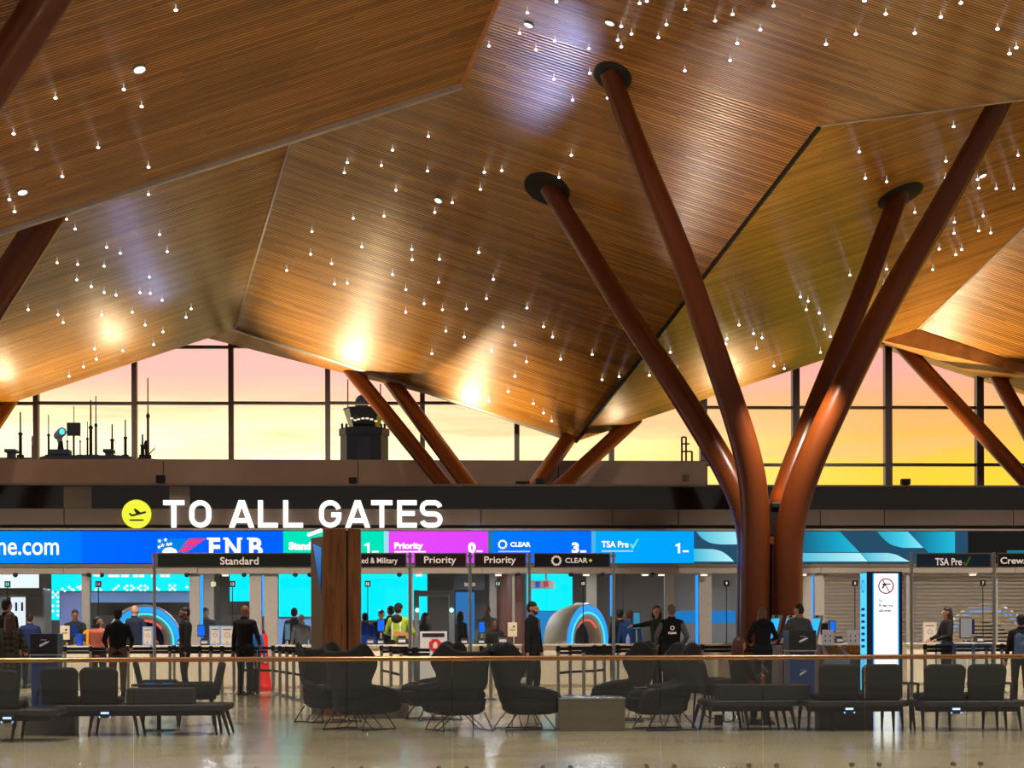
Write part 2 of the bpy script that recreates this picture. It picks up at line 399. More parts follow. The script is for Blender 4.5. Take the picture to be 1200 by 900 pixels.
# upper wave, right-hand slope (D): a single plane carrying on from the centre slope more gently
vn = pv0+TD*NEAR                                              # near end of the valley
TDd = Vector((0, -1.0, .10)); cD = Vector((1, 0, cC.z/cC.x))
mbd = MB(); uvd = []
pts = [(-10.6, 0), (0, 0), (3.13, 3.87), (8.5, 10.6), (-10.6, 13)]
for s_, t_ in pts:
    c = vn+cD*s_+TDd*t_; mbd.v.append(CV(c.x, c.z, c.y)); uvd.append((s_, t_))
mbd.v += [v+Vector((0, 0, .3)) for v in list(mbd.v)]; uvd += uvd
mbd.f = [[4, 3, 2, 1, 0], [5, 6, 7, 8, 9]]+[[i, (i+1) % 5, (i+1) % 5+5, i+5] for i in range(5)]
struct(mbd, 'ceiling_upper_right', SL, uv=uvd)
PD = (vn, cD, TDd)
# upper wave, left-hand slope (A)
oA = V3(-1.05, 11.15, 35.0); sA = Vector((-1, 0, -.318))
panel('ceiling_upper_left', oA, sA, TD, 0, 16, 0, 9)
PA = (oA, sA, TD)
def bar(name, a, b, wdt, hgt, m, off=(0, 0, 0)):
    a = CV(a.x, a.z, a.y)+Vector(off); b = CV(b.x, b.z, b.y)+Vector(off)
    t = (b-a).normalized(); side = t.cross(Vector((0, 0, 1))).normalized(); up = side.cross(t).normalized()
    q = [side*i*wdt/2+up*j*hgt/2 for i, j in ((-1, -1), (1, -1), (1, 1), (-1, 1))]
    mb = MB(); mb.add([a+v for v in q]+[b+v for v in q], [(0, 1, 2, 3), (7, 6, 5, 4)]+[(i, i+4, (i+1) % 4+4, (i+1) % 4) for i in range(4)])
    return struct(mb, name, m)
bar('trim_1', oA, oA+sA*16, .16, .26, TRIMM, (0, 0, .06))                 # pale lip along the left wave
bar('trim_2', oA, oA+TD*8, .10, .2, SOF, (0, 0, .08))
bar('trim_3', pk, pk+TD*NEAR, .05, .05, TRIMM, (0, 0, 0))                 # ridge cover strips
bar('trim_4', pk3, pk3+TD*NEAR, .05, .05, TRIMM, (0, 0, 0))
bar('trim_5', pv0, vn, .07, .10, DARKGAP, (0, 0, -.01))                   # shadow joint in the valley
bar('trim_6', vn, vn+cD*3.13+TDd*3.87, .06, .22, TRIMM, (0, 0, .1))
bar('trim_7', vn+cD*3.13+TDd*3.87, vn+cD*8.5+TDd*10.6, .06, .22, TRIMM, (0, 0, .1))
# rounded lips along the eaves over the windows
def eave(name, a, b, r, m):
    a = CV(a.x, a.z, a.y)+Vector((0, .08, .12)); b = CV(b.x, b.z, b.y)+Vector((0, .08, .12))
    mb = MB(); mb.tube([a, b], r, 20); struct(mb, name, m, smooth='auto')
EAVEM = mat('eave_metal', L(190, 176, 160), .25, metal=.3)
eave('trim_8', pk, pv0, .17, EAVEM); eave('trim_9', pv0, pk3, .12, SOF); eave('trim_10', pk, pk-Vector((10, 0, 3.3)), .12, SOF)
# soffits running on beyond the eaves, outside the glass
def soffit(name, q):
    vs = [P(*v) for v in q]; top = [v+Vector((0, 0, .2)) for v in vs]; n = len(vs)
    mb = MB(); mb.add(vs+top, [tuple(range(n-1, -1, -1)), tuple(range(n, 2*n))]+[(i, (i+1) % n, (i+1) % n+n, i+n) for i in range(n)])
    struct(mb, name, SOF, uv=[(v.x, v.y) for v in vs]*2)
soffit('ceiling_outer_left', [(222, 391, 51.5), (272, 397, 51.5), (332, 410, 51.5), (430, 444, 51.5), (500, 462, 50), (275, 384, 50)])
soffit('ceiling_folded_eave', [(1030, 398, 50.2), (1075, 386, 50.05), (1300, 460, 50.05), (1300, 492, 52.0), (1200, 458, 52.0), (1040, 405, 52.0)])
soffit('ceiling_outer_right', [(1022, 404, 52), (1032, 408, 54), (1210, 466, 54), (1210, 458, 52), (1040, 403, 52)])

# ---- window wall at the back
YW = 52.2
FRAME = mat('window_frame_bronze', L(74, 58, 54), .35, metal=.3)
mull = [-70, 44, 159, 272, 385, 495.7, 606, 716.7, 824, 932, 1040, 1147, 1254]
GLASSW = glassmat('window_glass', (.995, .995, .995), 1.15)
ridge = [(-125, 517), (275, 378), (675, 512), (1060, 392), (1300, 470)]
def rz(px):
    for (a, b), (c, d) in zip(ridge, ridge[1:]):
        if a <= px <= c: return b+(d-b)*(px-a)/(c-a)
    return 480
for i, (a, b) in enumerate(zip(mull, mull[1:])):
    bot = 541 if b <= 824 else 569
    xa, xb = GX(a, YW), GX(b, YW)
    za, zb = W(a, rz(a)-18, YW).z, W(b, rz(b)-18, YW).z; zs = W(600, bot, YW).z
    mid = [p for p in (272,) if a < p < b]
    win = bpy.data.objects.new('window_%d' % (i+1), None); COL.objects.link(win); win['kind'] = 'structure'
    win.location = (xa, YW, zs)
    o = Vector((xa, YW, zs))
    g = MB(); g.prism([(0, 0), (xb-xa, 0), (xb-xa, zb-zs), (0, za-zs)], -.012, .012); g.build('pane', GLASSW, win)
    f = MB()
    pw = .075 if a < 800 else .11
    f.b2(-pw, pw, -.22, .05, -.1, za-zs)
    rows = [472.8] + ([545] if bot > 550 else []) + ([407] if b in (272, 385, 159) else [])
    if a >= 824: rows[0] = 478
    for r in rows:
        zr = W((a+b)/2, r, YW).z-zs; f.b2(0, xb-xa, -.12, .04, zr-.045, zr+.045)
    f.b2(0, xb-xa, -.14, .05, -.12, .03)
    f.build('window_frame', FRAME, win)

# ---- mezzanine wall below the windows, mezzanine slab, parapet
PLAS = mat('mezzanine_plaster', L(150, 128, 108), .7, noise=.05, nscale=2)
mb = MB(); mb.b2(GX(-80, 51.8), GX(826, 51.8), 51.5, 52.0, 3.6, W(600, 541, 51.8).z); struct(mb, 'wall_mezzanine', PLAS)
mb = MB()
for px in (192, 420, 655): mb.b2(GX(px, 51.5)-.012, GX(px, 51.5)+.012, 51.49, 51.51, 3.7, W(600, 542, 51.5).z)
struct(mb, 'trim_12', DARKGAP)
YB = 41.0
zt = GZ(568.5, YB); z597 = GZ(597, YB); z618 = GZ(618, YB); z622 = GZ(622.5, YB); z660 = GZ(660, YB); z665 = GZ(665, YB); z672 = GZ(672, YB)
struct(MB().b2(-24, 30, YB+.3, 53, z618-.5, z618-.2), 'floor_mezzanine', mat('slab', L(90, 82, 76), .8))
BULK = mat('bulkhead_panel', L(104, 88, 76), .5, noise=.05, nscale=1.5)
BLK = mat('black_glass', L(16, 14, 13), .08, spec=.8)
STEEL = mat('grey_steel_trim', L(128, 116, 106), .35, metal=.5)
BLACK = mat('black_paint', L(14, 13, 13), .5)
BUFF = mat('header_metal', L(158, 146, 134), .4, metal=.2)
x0, x1 = -24, 30
struct(MB().b2(x0, x1, YB+.02, YB+.14, z597, zt), 'wall_parapet', BLK)
struct(MB().b2(x0, x1, YB-.04, YB+.18, zt-.03, zt+.02), 'trim_13', STEEL)
# one shared glass panel with the lighter wall seen behind it
mb = MB()
for a, b in ((75, 108), (199, 223)): mb.b2(GX(a, YB), GX(b, YB), YB-.005, YB+.03, z597+.01, zt-.05)
struct(mb, 'trim_14', BULK)
mb = MB()
js = [-60, 76, 243, 564, 718, 795, 961, 1036, 1187, 1300]
for a, b in zip(js, js[1:]): mb.b2(GX(a, YB)+.008, GX(b, YB)-.008, YB-.06, YB+.3, z618+.05, z597)
struct(mb, 'wall_bulkhead', BULK, bevel=.005)
struct(MB().b2(x0, x1, YB+.03, YB+.3, z622, z618+.06), 'trim_15', BLACK)
struct(MB().b2(x0, x1, YB-.16, YB+.3, z622+.01, z622+.055), 'trim_16', BUFF)
struct(MB().b2(x0, x1, YB+.0, YB+.3, z660-.02, z622+.01), 'wall_screen_backing', BLACK)
mb = MB(); mb.b2(x0, x1, YB-.12, YB+.3, z660-.10, z660-.02); struct(mb, 'trim_17', STEEL)
struct(MB().b2(x0, x1, YB-.02, YB+.3, z672+.14, z660-.10), 'trim_18', BLACK)
js = [-60, 76, 232, 387, 565, 718, 795, 961, 1038, 1188, 1300]
mb = MB()
for a, b in zip(js, js[1:]): mb.b2(GX(a, YB)+.006, GX(b, YB)-.006, YB-.10, YB+.3, z672, z672+.155)
struct(mb, 'trim_19', BUFF)

# ---- checkpoint room behind the storefront
YR = 50.0
WALLC = mat('checkpoint_wall', L(150, 146, 150), .7); WDARK = mat('checkpoint_grey_wall', L(92, 84, 82), .7)
struct(MB().b2(-24, 30, YR, YR+.2, 0, 3.3), 'wall_back', WALLC)
struct(MB().b2(-24, 30, YB+.3, YR+.2, z672+.45, z672+.6), 'ceiling_checkpoint', mat('white_ceiling', L(180, 178, 176), .8))
mb = MB()
for a, b, t, bt in ((115, 223, 706, 760), (258, 293, 673, 757), (671, 686, 673, 757), (697, 716, 673, 757), (730, 779, 673, 757), (500, 570, 673, 757)):
    rect(mb, a, b, t, bt+30, 49.2, .1)
struct(mb, 'wall_partition', WDARK)
mb = MB()
for a, b, t, bt in ((238, 252, 673, 757), (573, 590, 673, 757), (686, 698, 673, 757)): rect(mb, a, b, t, bt+30, 48.2, .3)
struct(mb, 'wall_pier', BUFF)
mb = MB(); mb.lathe([(.42, 0), (.42, 3.2)], (GX(600, 47.5), 47.5, 0), 24); struct(mb, 'wall_round_pier', mat('maroon_column', L(86, 44, 34), .4), smooth=True)

# storefront mullions in the bulkhead plane
MUL = mat('mullion_grey', L(172, 164, 156), .35, metal=.2)
GLS = glassmat('storefront_glass', (.90, .93, .94), 1.35)
CYE = emis('blue_edge_light', (.02, .28, 1.0), 1.6)
mu = [(97, 106), (223, 235), (293, 307), (310, 326), (480, 484), (600, 603), (778, 790), (818, 833), (862, 870), (938, 950), (953, 963), (1060, 1064)]
for k, (a, b) in enumerate(mu):
    mb = MB(); rect(mb, a, b, 672, 812, YB+.12, .14)
    struct(mb, 'trim_%d' % (30+k), MUL, bevel=.008)
for k, (a, b) in enumerate([(235, 238), (307.5, 310), (815, 817.5), (863, 865), (951, 954), (715, 717)]):
    mb = MB(); rect(mb, a, b, 674, 755 if k in (0, 2, 3, 4) else 722, YB+.2, .05)
    struct(mb, 'trim_%d' % (50+k), CYE)
k = 20
for a, b in ((-40, 97), (106, 223), (238, 293), (326, 480), (484, 600), (603, 778), (790, 818), (833, 862)):
    mb = MB(); rect(mb, a, b, 672, 812, YB+.14, .012); struct(mb, 'window_%d' % k, GLS); k += 1
# louvred roller shutters on the right
SHUT = mat('shutter_metal', L(176, 166, 152), .38, metal=.4)
for n_, (a, b) in enumerate(((964, 1062), (1064, 1166), (1167, 1260))):
    t = bpy.data.objects.new('roller_shutter', None); COL.objects.link(t); t.location = (GX(a, YB+.1), YB+.1, 0)
    tag(t, ['louvred metal roller shutter behind the no-firearms pylon', 'louvred metal roller shutter behind the woman seated at the right desk', 'louvred metal roller shutter at the far right edge'][n_], 'shutter', 'roller shutters closing the right storefront')
    wdt = GX(b, YB)-GX(a, YB); mb = MB(); z = .05; M = Matrix.Rotation(.6, 3, 'X')
    while z < z672+.02:
        mb.box((wdt/2, 0, z), (wdt-.06, .012, .062), M); z += .092
    mb.build('slat_curtain', SHUT, t)
    MB().b2(0, .04, -.03, .05, 0, z672+.05).build('guide_rail', MUL, t); MB().b2(wdt-.04, wdt, -.03, .05, 0, z672+.05).build('guide_rail', MUL, t)
# ================================================================== BIG OBJECTS
# ---- tree columns of rust-coloured steel pipe
def tree(name, base, label, group, pipes, collars=(), loc=None):
    t = empty(name, base, label, 'column', group)
    for pts, r0, r1 in pipes:
        wp = bez([loc_in(t, p) for p in pts], 8); N = len(wp)
        # radius by height: full up to the bend, then tapering
        zb = 3.5; zt_ = max(p.z for p in wp)
        rr = [r0 if p.z < zb else r0+(r1-r0)*min(1, (p.z-zb)/(zt_-zb)) for p in wp]
        mb = MB(); mb.tube(wp, rr, 28); mb.build('branch', RUST, t, smooth='auto')
    for (px, py), pl, r in collars:
        c = plane_hit(px, py, *pl); n = pl[1].cross(pl[2]).normalized()
        cw = CV(c.x, c.z, c.y); nw = (CV((c+n).x, (c+n).z, (c+n).y)-cw).normalized()
        if nw.z > 0: nw = -nw
        q = nw.to_track_quat('Z', 'Y').to_matrix()
        mb = MB(); mb.lathe([(0, .035), (r-.05, .035), (r, .02), (r, -.05)], loc_in(t, cw), 32, axis=q)
        mb.build('ceiling_collar', DARKGAP, t, smooth='auto')
    return t
def hitD(px, py, pl): return plane_hit(px, py, *pl).y
dC = hitD(640, 222, PC); dE = hitD(1055, 228, PE)
fl = [P(884, 800, 37), P(884, 700, 37), P(885, 600, 37), P(874, 527, 37), P(838, 415, 37), P(795, 290, 36.8), P(752, 185, 36.4), P(714, 84, 36.2)]
fr = [P(923, 800, 37), P(923, 700, 37), P(925, 625, 37), P(942, 560, 37), P(982, 470, 37), P(1040, 355, 37), P(1100, 250, 36.9), P(1165, 132, 36.8), P(1185, 95, 36.8)]
bl = [P(879, 797, 38.3), P(879, 700, 38.3), P(878, 622, 38.3), P(856, 560, 38.4), P(800, 466, 38.9), P(720, 345, 39.6), P(643, 219, dC)]
brr = [P(906, 797, 38.3), P(906, 700, 38.3), P(908, 622, 38.3), P(925, 560, 38.4), P(962, 465, 38.8), P(1010, 345, 39.6), P(1054, 226, dE)]
for l in (fl, fr, bl, brr): l[0].z = 0
base = P(903, 737, 37.6); base.z = 0
T1 = tree('tree_column', base, 'rust-coloured steel tree column with four spreading branches right of centre', 'rust-coloured steel tree columns',
          [(bl, .30, .225), (brr, .28, .225), (fl, .315, .215), (fr, .325, .24)],
          [((718, 89), PC, .42), ((641, 221), PC, .56), ((1055, 229), PE, .56)])
mb = MB(); c = loc_in(T1, P(906, 640, 37.6)); mb.box((c.x, c.y, 1.6), (.24, .3, 3.2)); mb.build('core_post', mat('core_post_wood', L(96, 60, 34), .5), T1)
mb = MB(); c = loc_in(T1, P(907, 612, 37.4)); mb.box(c, (.26, .3, .62)); mb.box(c+Vector((.02, -.1, .36)), (.22, .2, .12)); mb.build('floodlight', BLACK, T1, bevel=.02)
lamp('tree_crotch_light', 'SPOT', P(907, 592, 37.75), P(916, 560, 38.3), 45, (1.0, .5, .12), spot_size=math.radians(60), spot_blend=1, shadow_soft_size=.05)
lb = P(-230, 737, 31); lb.z = 0
LA = [P(-235, 800, 31), P(-235, 640, 31), P(-228, 500, 30.9), P(-180, 375, 30.5), P(-60, 180, 29.4), P(60, -8, 28.2), P(78, -36, 28.1)]
LB = [P(-190, 800, 36.5), P(-190, 700, 36.5), P(-160, 615, 36.5), P(-40, 405, 36.3), P(42, 275, 36.2), P(115, 160, 36.6)]
for l in (LA, LB): l[0].z = 0
tree('tree_column', lb, 'nearer rust-coloured steel tree column leaning in from the left edge of the frame', 'rust-coloured steel tree columns',
     [(LA, .36, .335), (LB, .36, .33)])
def rear(label, base, pipes):
    b = Vector(base); b.z = z618-.2
    t = empty('tree_column', b, label, 'column', 'rust-coloured steel tree columns')
    for a, c, r in pipes:
        a, c = loc_in(t, P(*a)), loc_in(t, P(*c))
        mb = MB(); mb.tube([a, c], r, 20); mb.build('branch', RUST, t, smooth='auto')
RB = 'distant rust-coloured tree column behind the lettering parapet, %s'
rear(RB % 'its four branches rising either side of the black ceiling valley', P(590, 640, 47), [((546, 600, 47.5), (404, 424, 50.6), .225), ((572, 600, 46.5), (452, 438, 50.6), .225), ((606, 600, 46.5), (676, 500, 50.6), .225), ((625, 600, 47.5), (745, 490, 50.6), .225)])
rear('distant rust-coloured tree column behind the parapet at the far right', P(1290, 640, 47), [((1245, 610, 48.8), (1046, 393, 51.9), .235), ((1262, 610, 48), (1160, 425, 51.8), .235)])
rear('distant dark tree column behind the parapet at the far left, only a stub showing', P(-110, 640, 47), [((-75, 600, 47.5), (22, 452, 50.6), .235)])

# ---- overhead lettering and round departures symbol
LET = emis('white_letter_light', (1.0, .97, .94), 1.5)
YL = YB-.12
sg = empty('wayfinding_sign', W(355, 618, YL), 'large illuminated white letters TO ALL GATES standing on the bulkhead', 'sign')
def stroke_letter(ch, w_, h_, t):
    """strokes (closed ribbons) of a DIN-like capital inside a w x h box, stroke width t"""
    r = lambda pts, closed=False: ribbon(pts, t, closed)
    a = t/2
    def rr(x0, x1, z0, z1, q, parts):                         # corner arcs of a rounded box, named by quadrant
        out = []
        for p in parts:
            cx, cz, s0 = {'tr': (x1-q, z1-q, 0), 'tl': (x0+q, z1-q, 90), 'bl': (x0+q, z0+q, 180), 'br': (x1-q, z0+q, 270)}[p]
            out += [(cx+q*math.cos(math.radians(s0+k*15)), cz+q*math.sin(math.radians(s0+k*15))) for k in range(7)]
        return out
    q = min(w_*.42, (w_-t)/2*.98)
    if ch == 'T': return [r([(0, h_-a), (w_, h_-a)]), r([(w_/2, 0), (w_/2, h_-a)])]
    if ch == 'L': return [r([(a, 0), (a, h_)]), r([(0, a), (w_, a)])]
    if ch == 'E': return [r([(a, 0), (a, h_)]), r([(0, a), (w_, a)]), r([(0, h_-a), (w_, h_-a)]), r([(a, h_*.52), (w_*.9, h_*.52)])]
    if ch == 'A':
        def leg(xb, xt): return [Vector((xb, 0, 0)), Vector((xt, 0, h_))], [Vector((xb+t*1.12, 0, 0)), Vector((xt+t*1.12, 0, h_))], False
        return [leg(0, w_/2-t*.62), leg(w_-t*1.12, w_/2-t*.5), r([(w_*.22, h_*.26), (w_*.78, h_*.26)])]
    if ch == 'O': return [r(rr(a, w_-a, a, h_-a, q, ['tr', 'tl', 'bl', 'br']), True)]
    if ch == 'G': return [r(rr(a, w_-a, a, h_-a, q, ['tr', 'tl', 'bl', 'br'])[1:]+[(w_-a, h_*.5)]), r([(w_*.55, h_*.47), (w_, h_*.47)])]
    if ch == 'S':
        up = rr(a, w_-a, h_*.5, h_-a, (h_*.5-a)/2, ['tr', 'tl', 'bl'])[1:]
        lo = rr(a, w_-a, a, h_*.5, (h_*.5-a)/2, ['tr', 'br'])
        lo2 = rr(a, w_-a, a, h_*.5, (h_*.5-a)/2, ['tr'])[::-1]+rr(a, w_-a, a, h_*.5, (h_*.5-a)/2, ['br'])[::-1]+rr(a, w_-a, a, h_*.5, (h_*.5-a)/2, ['bl'])[::-1][:-1]
        return [r(up+lo2)]
def ribbon(pts, t, closed):
    pts = [Vector((x, 0, z)) for x, z in pts]; n = len(pts); L_, R_ = [], []
    for i, p in enumerate(pts):
        a = pts[i-1] if (i > 0 or closed) else p; b = pts[(i+1) % n] if (i < n-1 or closed) else p
        d = (b-a).normalized(); nn = Vector((-d.z, 0, d.x)); L_.append(p+nn*t/2); R_.append(p-nn*t/2)
    return L_, R_, closed
GLY = [('T', 191.5, 216), ('O', 222, 247.5), ('A', 268.5, 298), ('L', 302.5, 325.5), ('L', 332, 355), ('G', 374, 400), ('A', 404.5, 434), ('T', 435, 460), ('E', 465.5, 488.5), ('S', 492, 518.5)]
for ch, a, b in GLY:
    o_ = loc_in(sg, W(a, 618.3, YL)); w_ = GX(b, YL)-GX(a, YL); h_ = W(a, 586.3, YL).z-W(a, 618.3, YL).z
    mb = MB()
    for L_, R_, cl in stroke_letter(ch, w_, h_, .112):
        n = len(L_); f0 = [v+o_+Vector((0, -.045, 0)) for v in L_+R_]; f1 = [v+o_+Vector((0, .045, 0)) for v in L_+R_]
        fs = []
        for i in range(n if cl else n-1):
            j = (i+1) % n
            fs += [(i, j, n+j, n+i), (2*n+i, 2*n+n+i, 2*n+n+j, 2*n+j), (i, 2*n+i, 2*n+j, j), (n+i, n+j, 3*n+j, 3*n+i)]
        if not cl: fs += [(0, n, 3*n, 2*n), (n-1, 3*n-1, 4*n-1, 2*n-1)]
        mb.add(f0+f1, fs)
    mb.build('letter', LET, sg, label='illuminated white letter %s' % ch)
c = W(160, 602.5, YL)
ds = empty('departures_symbol', c, 'round yellow departures disc with black aeroplane beside the lettering', 'sign')
AX = Matrix.Rotation(PI/2, 3, 'X'); r = (W(177, 602, YL).x-c.x)
MB().lathe([(0, .05), (r*.97, .05), (r, .03), (r, -.06)], (0, 0, 0), 48, axis=AX).build('disc', emis('yellow_sign_light', (.92, .95, .05), 1.0), ds, smooth='auto')
def pgl(pts, parent, m, name, Y, dy=.012, label=None):
    mb = MB(); q = [loc_in(parent, W(x, y, Y)) for x, y in pts]
    y_ = sum(v.y for v in q)/len(q); mb.prism([(v.x, v.z) for v in q], y_-dy, y_+dy*0)
    return mb.build(name, m, parent, label=label)
pgl([(150.8, 601.5), (152.6, 601), (155, 603), (159.5, 601.8), (156.5, 596.5), (158.8, 596), (165, 600.5), (170, 599), (171.5, 600.2), (170.5, 601.4), (155, 605.3), (153, 604.6)], ds, BLACK, 'aeroplane_pictogram', YL-.06)
pgl([(152, 608.6), (168, 608.6), (168, 610.4), (152, 610.4)], ds, BLACK, 'ground_line', YL-.06)

# ---- long LED band
YS = YB-.03
def grad_mat(name, cols, axis='X', s=1.0):
    """screen picture: colour stops along the panel"""
    m = bpy.data.materials.new(name); m.use_nodes = True; nt = m.node_tree; nt.nodes.clear()
    t = nt.nodes.new('ShaderNodeTexCoord'); sp = nt.nodes.new('ShaderNodeSeparateXYZ'); lk(nt, t.outputs['Generated'], sp.inputs[0])
    c = ramp(nt, sp.outputs[{'X': 0, 'Y': 1, 'Z': 2}[axis]], cols)
    e = nt.nodes.new('ShaderNodeEmission'); lk(nt, c, e.inputs[0]); e.inputs[1].default_value = s
    o = nt.nodes.new('ShaderNodeOutputMaterial'); lk(nt, e.outputs[0], o.inputs[0]); MATS[name] = m; return m
led = empty('video_wall', W(600, 660, YS), 'long LED video band of coloured wait-time panels above the checkpoint', 'screen')
def scr(a, b, m, t=622.5, bt=660, Y=YS, label=None, name='screen_panel', th=.02):
    mb = MB(); rect(mb, a, b, t, bt, Y, th); mb.v = [loc_in(led, v) for v in mb.v]; return mb.build(name, m, led, label=label)
SB = 1.25
scr(-40, 184, grad_mat('led_blue', [(0, (.0, .24, .95)), (.6, (.0, .16, 1.0)), (.61, (.0, .12, .9)), (1, (.0, .10, .95))], s=SB), label='blue web address panel')
scr(184, 332, grad_mat('led_deep_blue', [(0, (.0, .10, .9)), (1, (.0, .10, .92))], s=SB), label='deep blue bank advertisement panel')
scr(332, 450, emis('led_green', (.0, .72, .46), 1.1), label='green standard lane panel')
scr(450, 455.5, emis('led_pale', (.35, .75, .85), 1.0), label='pale divider strip')
scr(455.5, 572, grad_mat('led_magenta', [(0, (.72, .06, .85)), (1, (.66, .05, .88))], s=1.15), label='magenta priority lane panel')
scr(572, 577, emis('led_teal', (.02, .2, .3), 1.0), label='teal divider strip')
scr(577, 693, grad_mat('led_royal', [(0, (.0, .16, 1.0)), (1, (.0, .13, 1.0))], s=SB), label='royal blue lane panel')
scr(693, 698, emis('led_sky_pale', (.08, .45, .8), 1.0), label='pale blue divider strip')
scr(698, 813, grad_mat('led_azure', [(0, (.0, .32, .85)), (1, (.0, .30, .95))], s=SB), label='azure lane panel')
NAV = emis('led_navy', (.02, .075, .14), 1.0); TQ = grad_mat('led_turquoise', [(0, (.02, .35, .55)), (.5, (.05, .6, .8)), (1, (.25, .85, .95))], s=1.0); TQ2 = grad_mat('led_turquoise_bright', [(0, (.05, .5, .7)), (1, (.5, .95, 1.0))], s=1.0)
TQ3 = grad_mat('led_fade', [(0, (.01, .1, .2)), (.6, (.01, .35, .55)), (1, (.02, .5, .72))], s=1.0)
scr(813, 1134, NAV, label='navy abstract picture panel')
scr(1134, 1290, emis('led_off', (.012, .011, .01), 1.0), label='unlit black panel')
def sh(pts, m, name='screen_graphic', label=None, Y=YS-.022, dy=.006): return pgl(pts, led, m, name, Y, dy, label)
def arc(pts, n=6): return [(v.x, v.y) for v in bez([(x, y, 0) for x, y in pts], n)]
sh(arc([(816, 623), (822, 630), (832, 636), (845, 638)])+[(880, 638), (880, 623)], TQ2)
sh([(813, 643)]+arc([(835, 643.5), (845, 646), (854, 652), (860, 658)])+[(813, 658)], TQ2)
sh([(935, 623), (984, 623), (1007, 647), (935, 647)], TQ3)
sh([(935, 648), (1008, 648), (1017, 658), (935, 658)], TQ2)
sh([(1009, 648)]+arc([(1040, 648), (1050, 650), (1058, 654), (1066, 658)])+[(1018, 658)], TQ2)
sh(arc([(1028, 623), (1034, 630), (1044, 638), (1058, 642)])+[(1082, 642), (1064, 623)], TQ)
sh([(1065, 623), (1119, 623), (1119, 659), (1099, 659)], TQ3)
sh([(1180, 645), (1260, 645), (1260, 650), (1180, 650)], emis('led_dim_cyan', (.01, .2, .3), 1.0))
WT = emis('white_screen_text', (1, 1, 1), 1.15)
YT = YS-.03
def lt(s, a, b, t, bt, bold=.03, m=None, label=None): text(s, a, b, t, bt, YT, m or WT, led, name='screen_text', bold=bold, depth=.008, label=label or 'white text %s' % s)
lt('ne.com', -3, 69, 635.5, 650.5, .01)
lt('F', 245, 258, 630, 653, .035); lt('N', 264, 282, 630, 653, .035); lt('B', 292, 308, 630, 653, .035)
for x in (242.5, 261.5, 278, 289.5): sh([(x, 630), (x+6, 630), (x+6, 632.4), (x, 632.4)], WT, Y=YT)
lt('Standard', 338.5, 380, 635, 644.5, .06)
sh([(433, 635.5), (433, 648), (430.4, 648), (430.4, 638.9), (427, 640.1), (427, 637.9)], WT, name='screen_digit', label='white digit 1')
sh([(436, 645.5), (443.5, 645.5), (443.5, 647.5), (436, 647.5)], WT)
lt('Priority', 462, 496, 635.5, 645.5, .05)
sh([(462, 645.8), (499, 645.8), (499, 647.3), (462, 647.3)], WT)
lt('0', 548.5, 557.5, 635.5, 648.3, .06); sh([(558.5, 645), (565.5, 645), (565.5, 647), (558.5, 647)], WT)
lt('CLEAR', 598, 622, 635.2, 640.8, .04)
sh([(584, 645.5), (621, 645.5), (621, 647), (584, 647)], emis('pale_screen_text', (.45, .65, 1), 1.0))
lt('3', 670, 678.5, 635.5, 648.3, .05); sh([(680, 645), (687, 645), (687, 647.5), (680, 647.5)], WT)
lt('TSA Pre', 705, 736.5, 634, 641.6, .02)
GRN = emis('green_tick_light', (.15, .85, .55), 1.0)
sh([(738, 638), (740, 636.8), (741.7, 639.5), (746.5, 632), (749, 631), (742.3, 643), (741, 643)], GRN, label='pale green tick')
sh([(705, 645), (742, 645), (742, 646.6), (705, 646.6)], emis('pale_screen_text', (.45, .65, 1), 1.0))
sh([(797, 636), (797, 648.3), (794.4, 648.3), (794.4, 639.4), (791.5, 640.6), (791.5, 638.4)], WT, name='screen_digit', label='white digit 1'); sh([(800, 645), (807, 645), (807, 647), (800, 647)], WT)
# bank advertisement logo: stars and a striped red wing over pale blue
sh([(184, 631), (222, 631), (216, 648), (184, 648)], emis('led_mid_blue', (.0, .2, .75), 1.1))
for x, y in ((187, 634), (194, 632.5), (190.5, 639), (196.5, 638), (200, 637.5), (186.5, 641)):
    sh([(x+(2.7 if k % 2 == 0 else 1.1)*math.sin(k*PI/5), y-(2.7 if k % 2 == 0 else 1.1)*math.cos(k*PI/5)) for k in range(10)], WT, Y=YS-.03)
sh(arc([(190, 648), (191, 644.5), (195, 642), (200, 641.5), (206, 644), (208, 648)]), WT, Y=YS-.03)
RED = emis('led_red', (.9, .04, .16), 1.0)
for k in range(5):
    y0 = 631+3.3*k; sh([(222-2.2*k-(2 if k else 0), y0), (241-4.6*k, y0), (238-4.6*k, y0+2.7), (220-2.8*k, y0+2.7)], RED, Y=YS-.03)
# round cogged emblem
def cog(parent, cx, cy, r, Y, m, dy=.008):
    mb = MB(); 
    for k in range(12):
        a = 2*PI*k/12; q = [(cx+rr*math.sin(a+da), cy-rr*math.cos(a+da)) for rr, da in ((r*.72, -.2), (r, -.14), (r, .14), (r*.72, .2))]
        v = [loc_in(parent, W(x, y, Y)) for x, y in q]; mb.prism([(p.x, p.z) for p in v], v[0].y-dy, v[0].y)
    n = 24
    for k in range(n):
        a, b = 2*PI*k/n, 2*PI*(k+1)/n
        v = [loc_in(parent, W(cx+rr*math.sin(q), cy-rr*math.cos(q), Y)) for rr, q in ((r*.62, a), (r*.8, a), (r*.8, b), (r*.62, b))]
        mb.prism([(p.x, p.z) for p in v], v[0].y-dy, v[0].y)
    mb.build('cog_emblem', m, parent)
cog(led, 589, 638, 5.6, YT, WT)

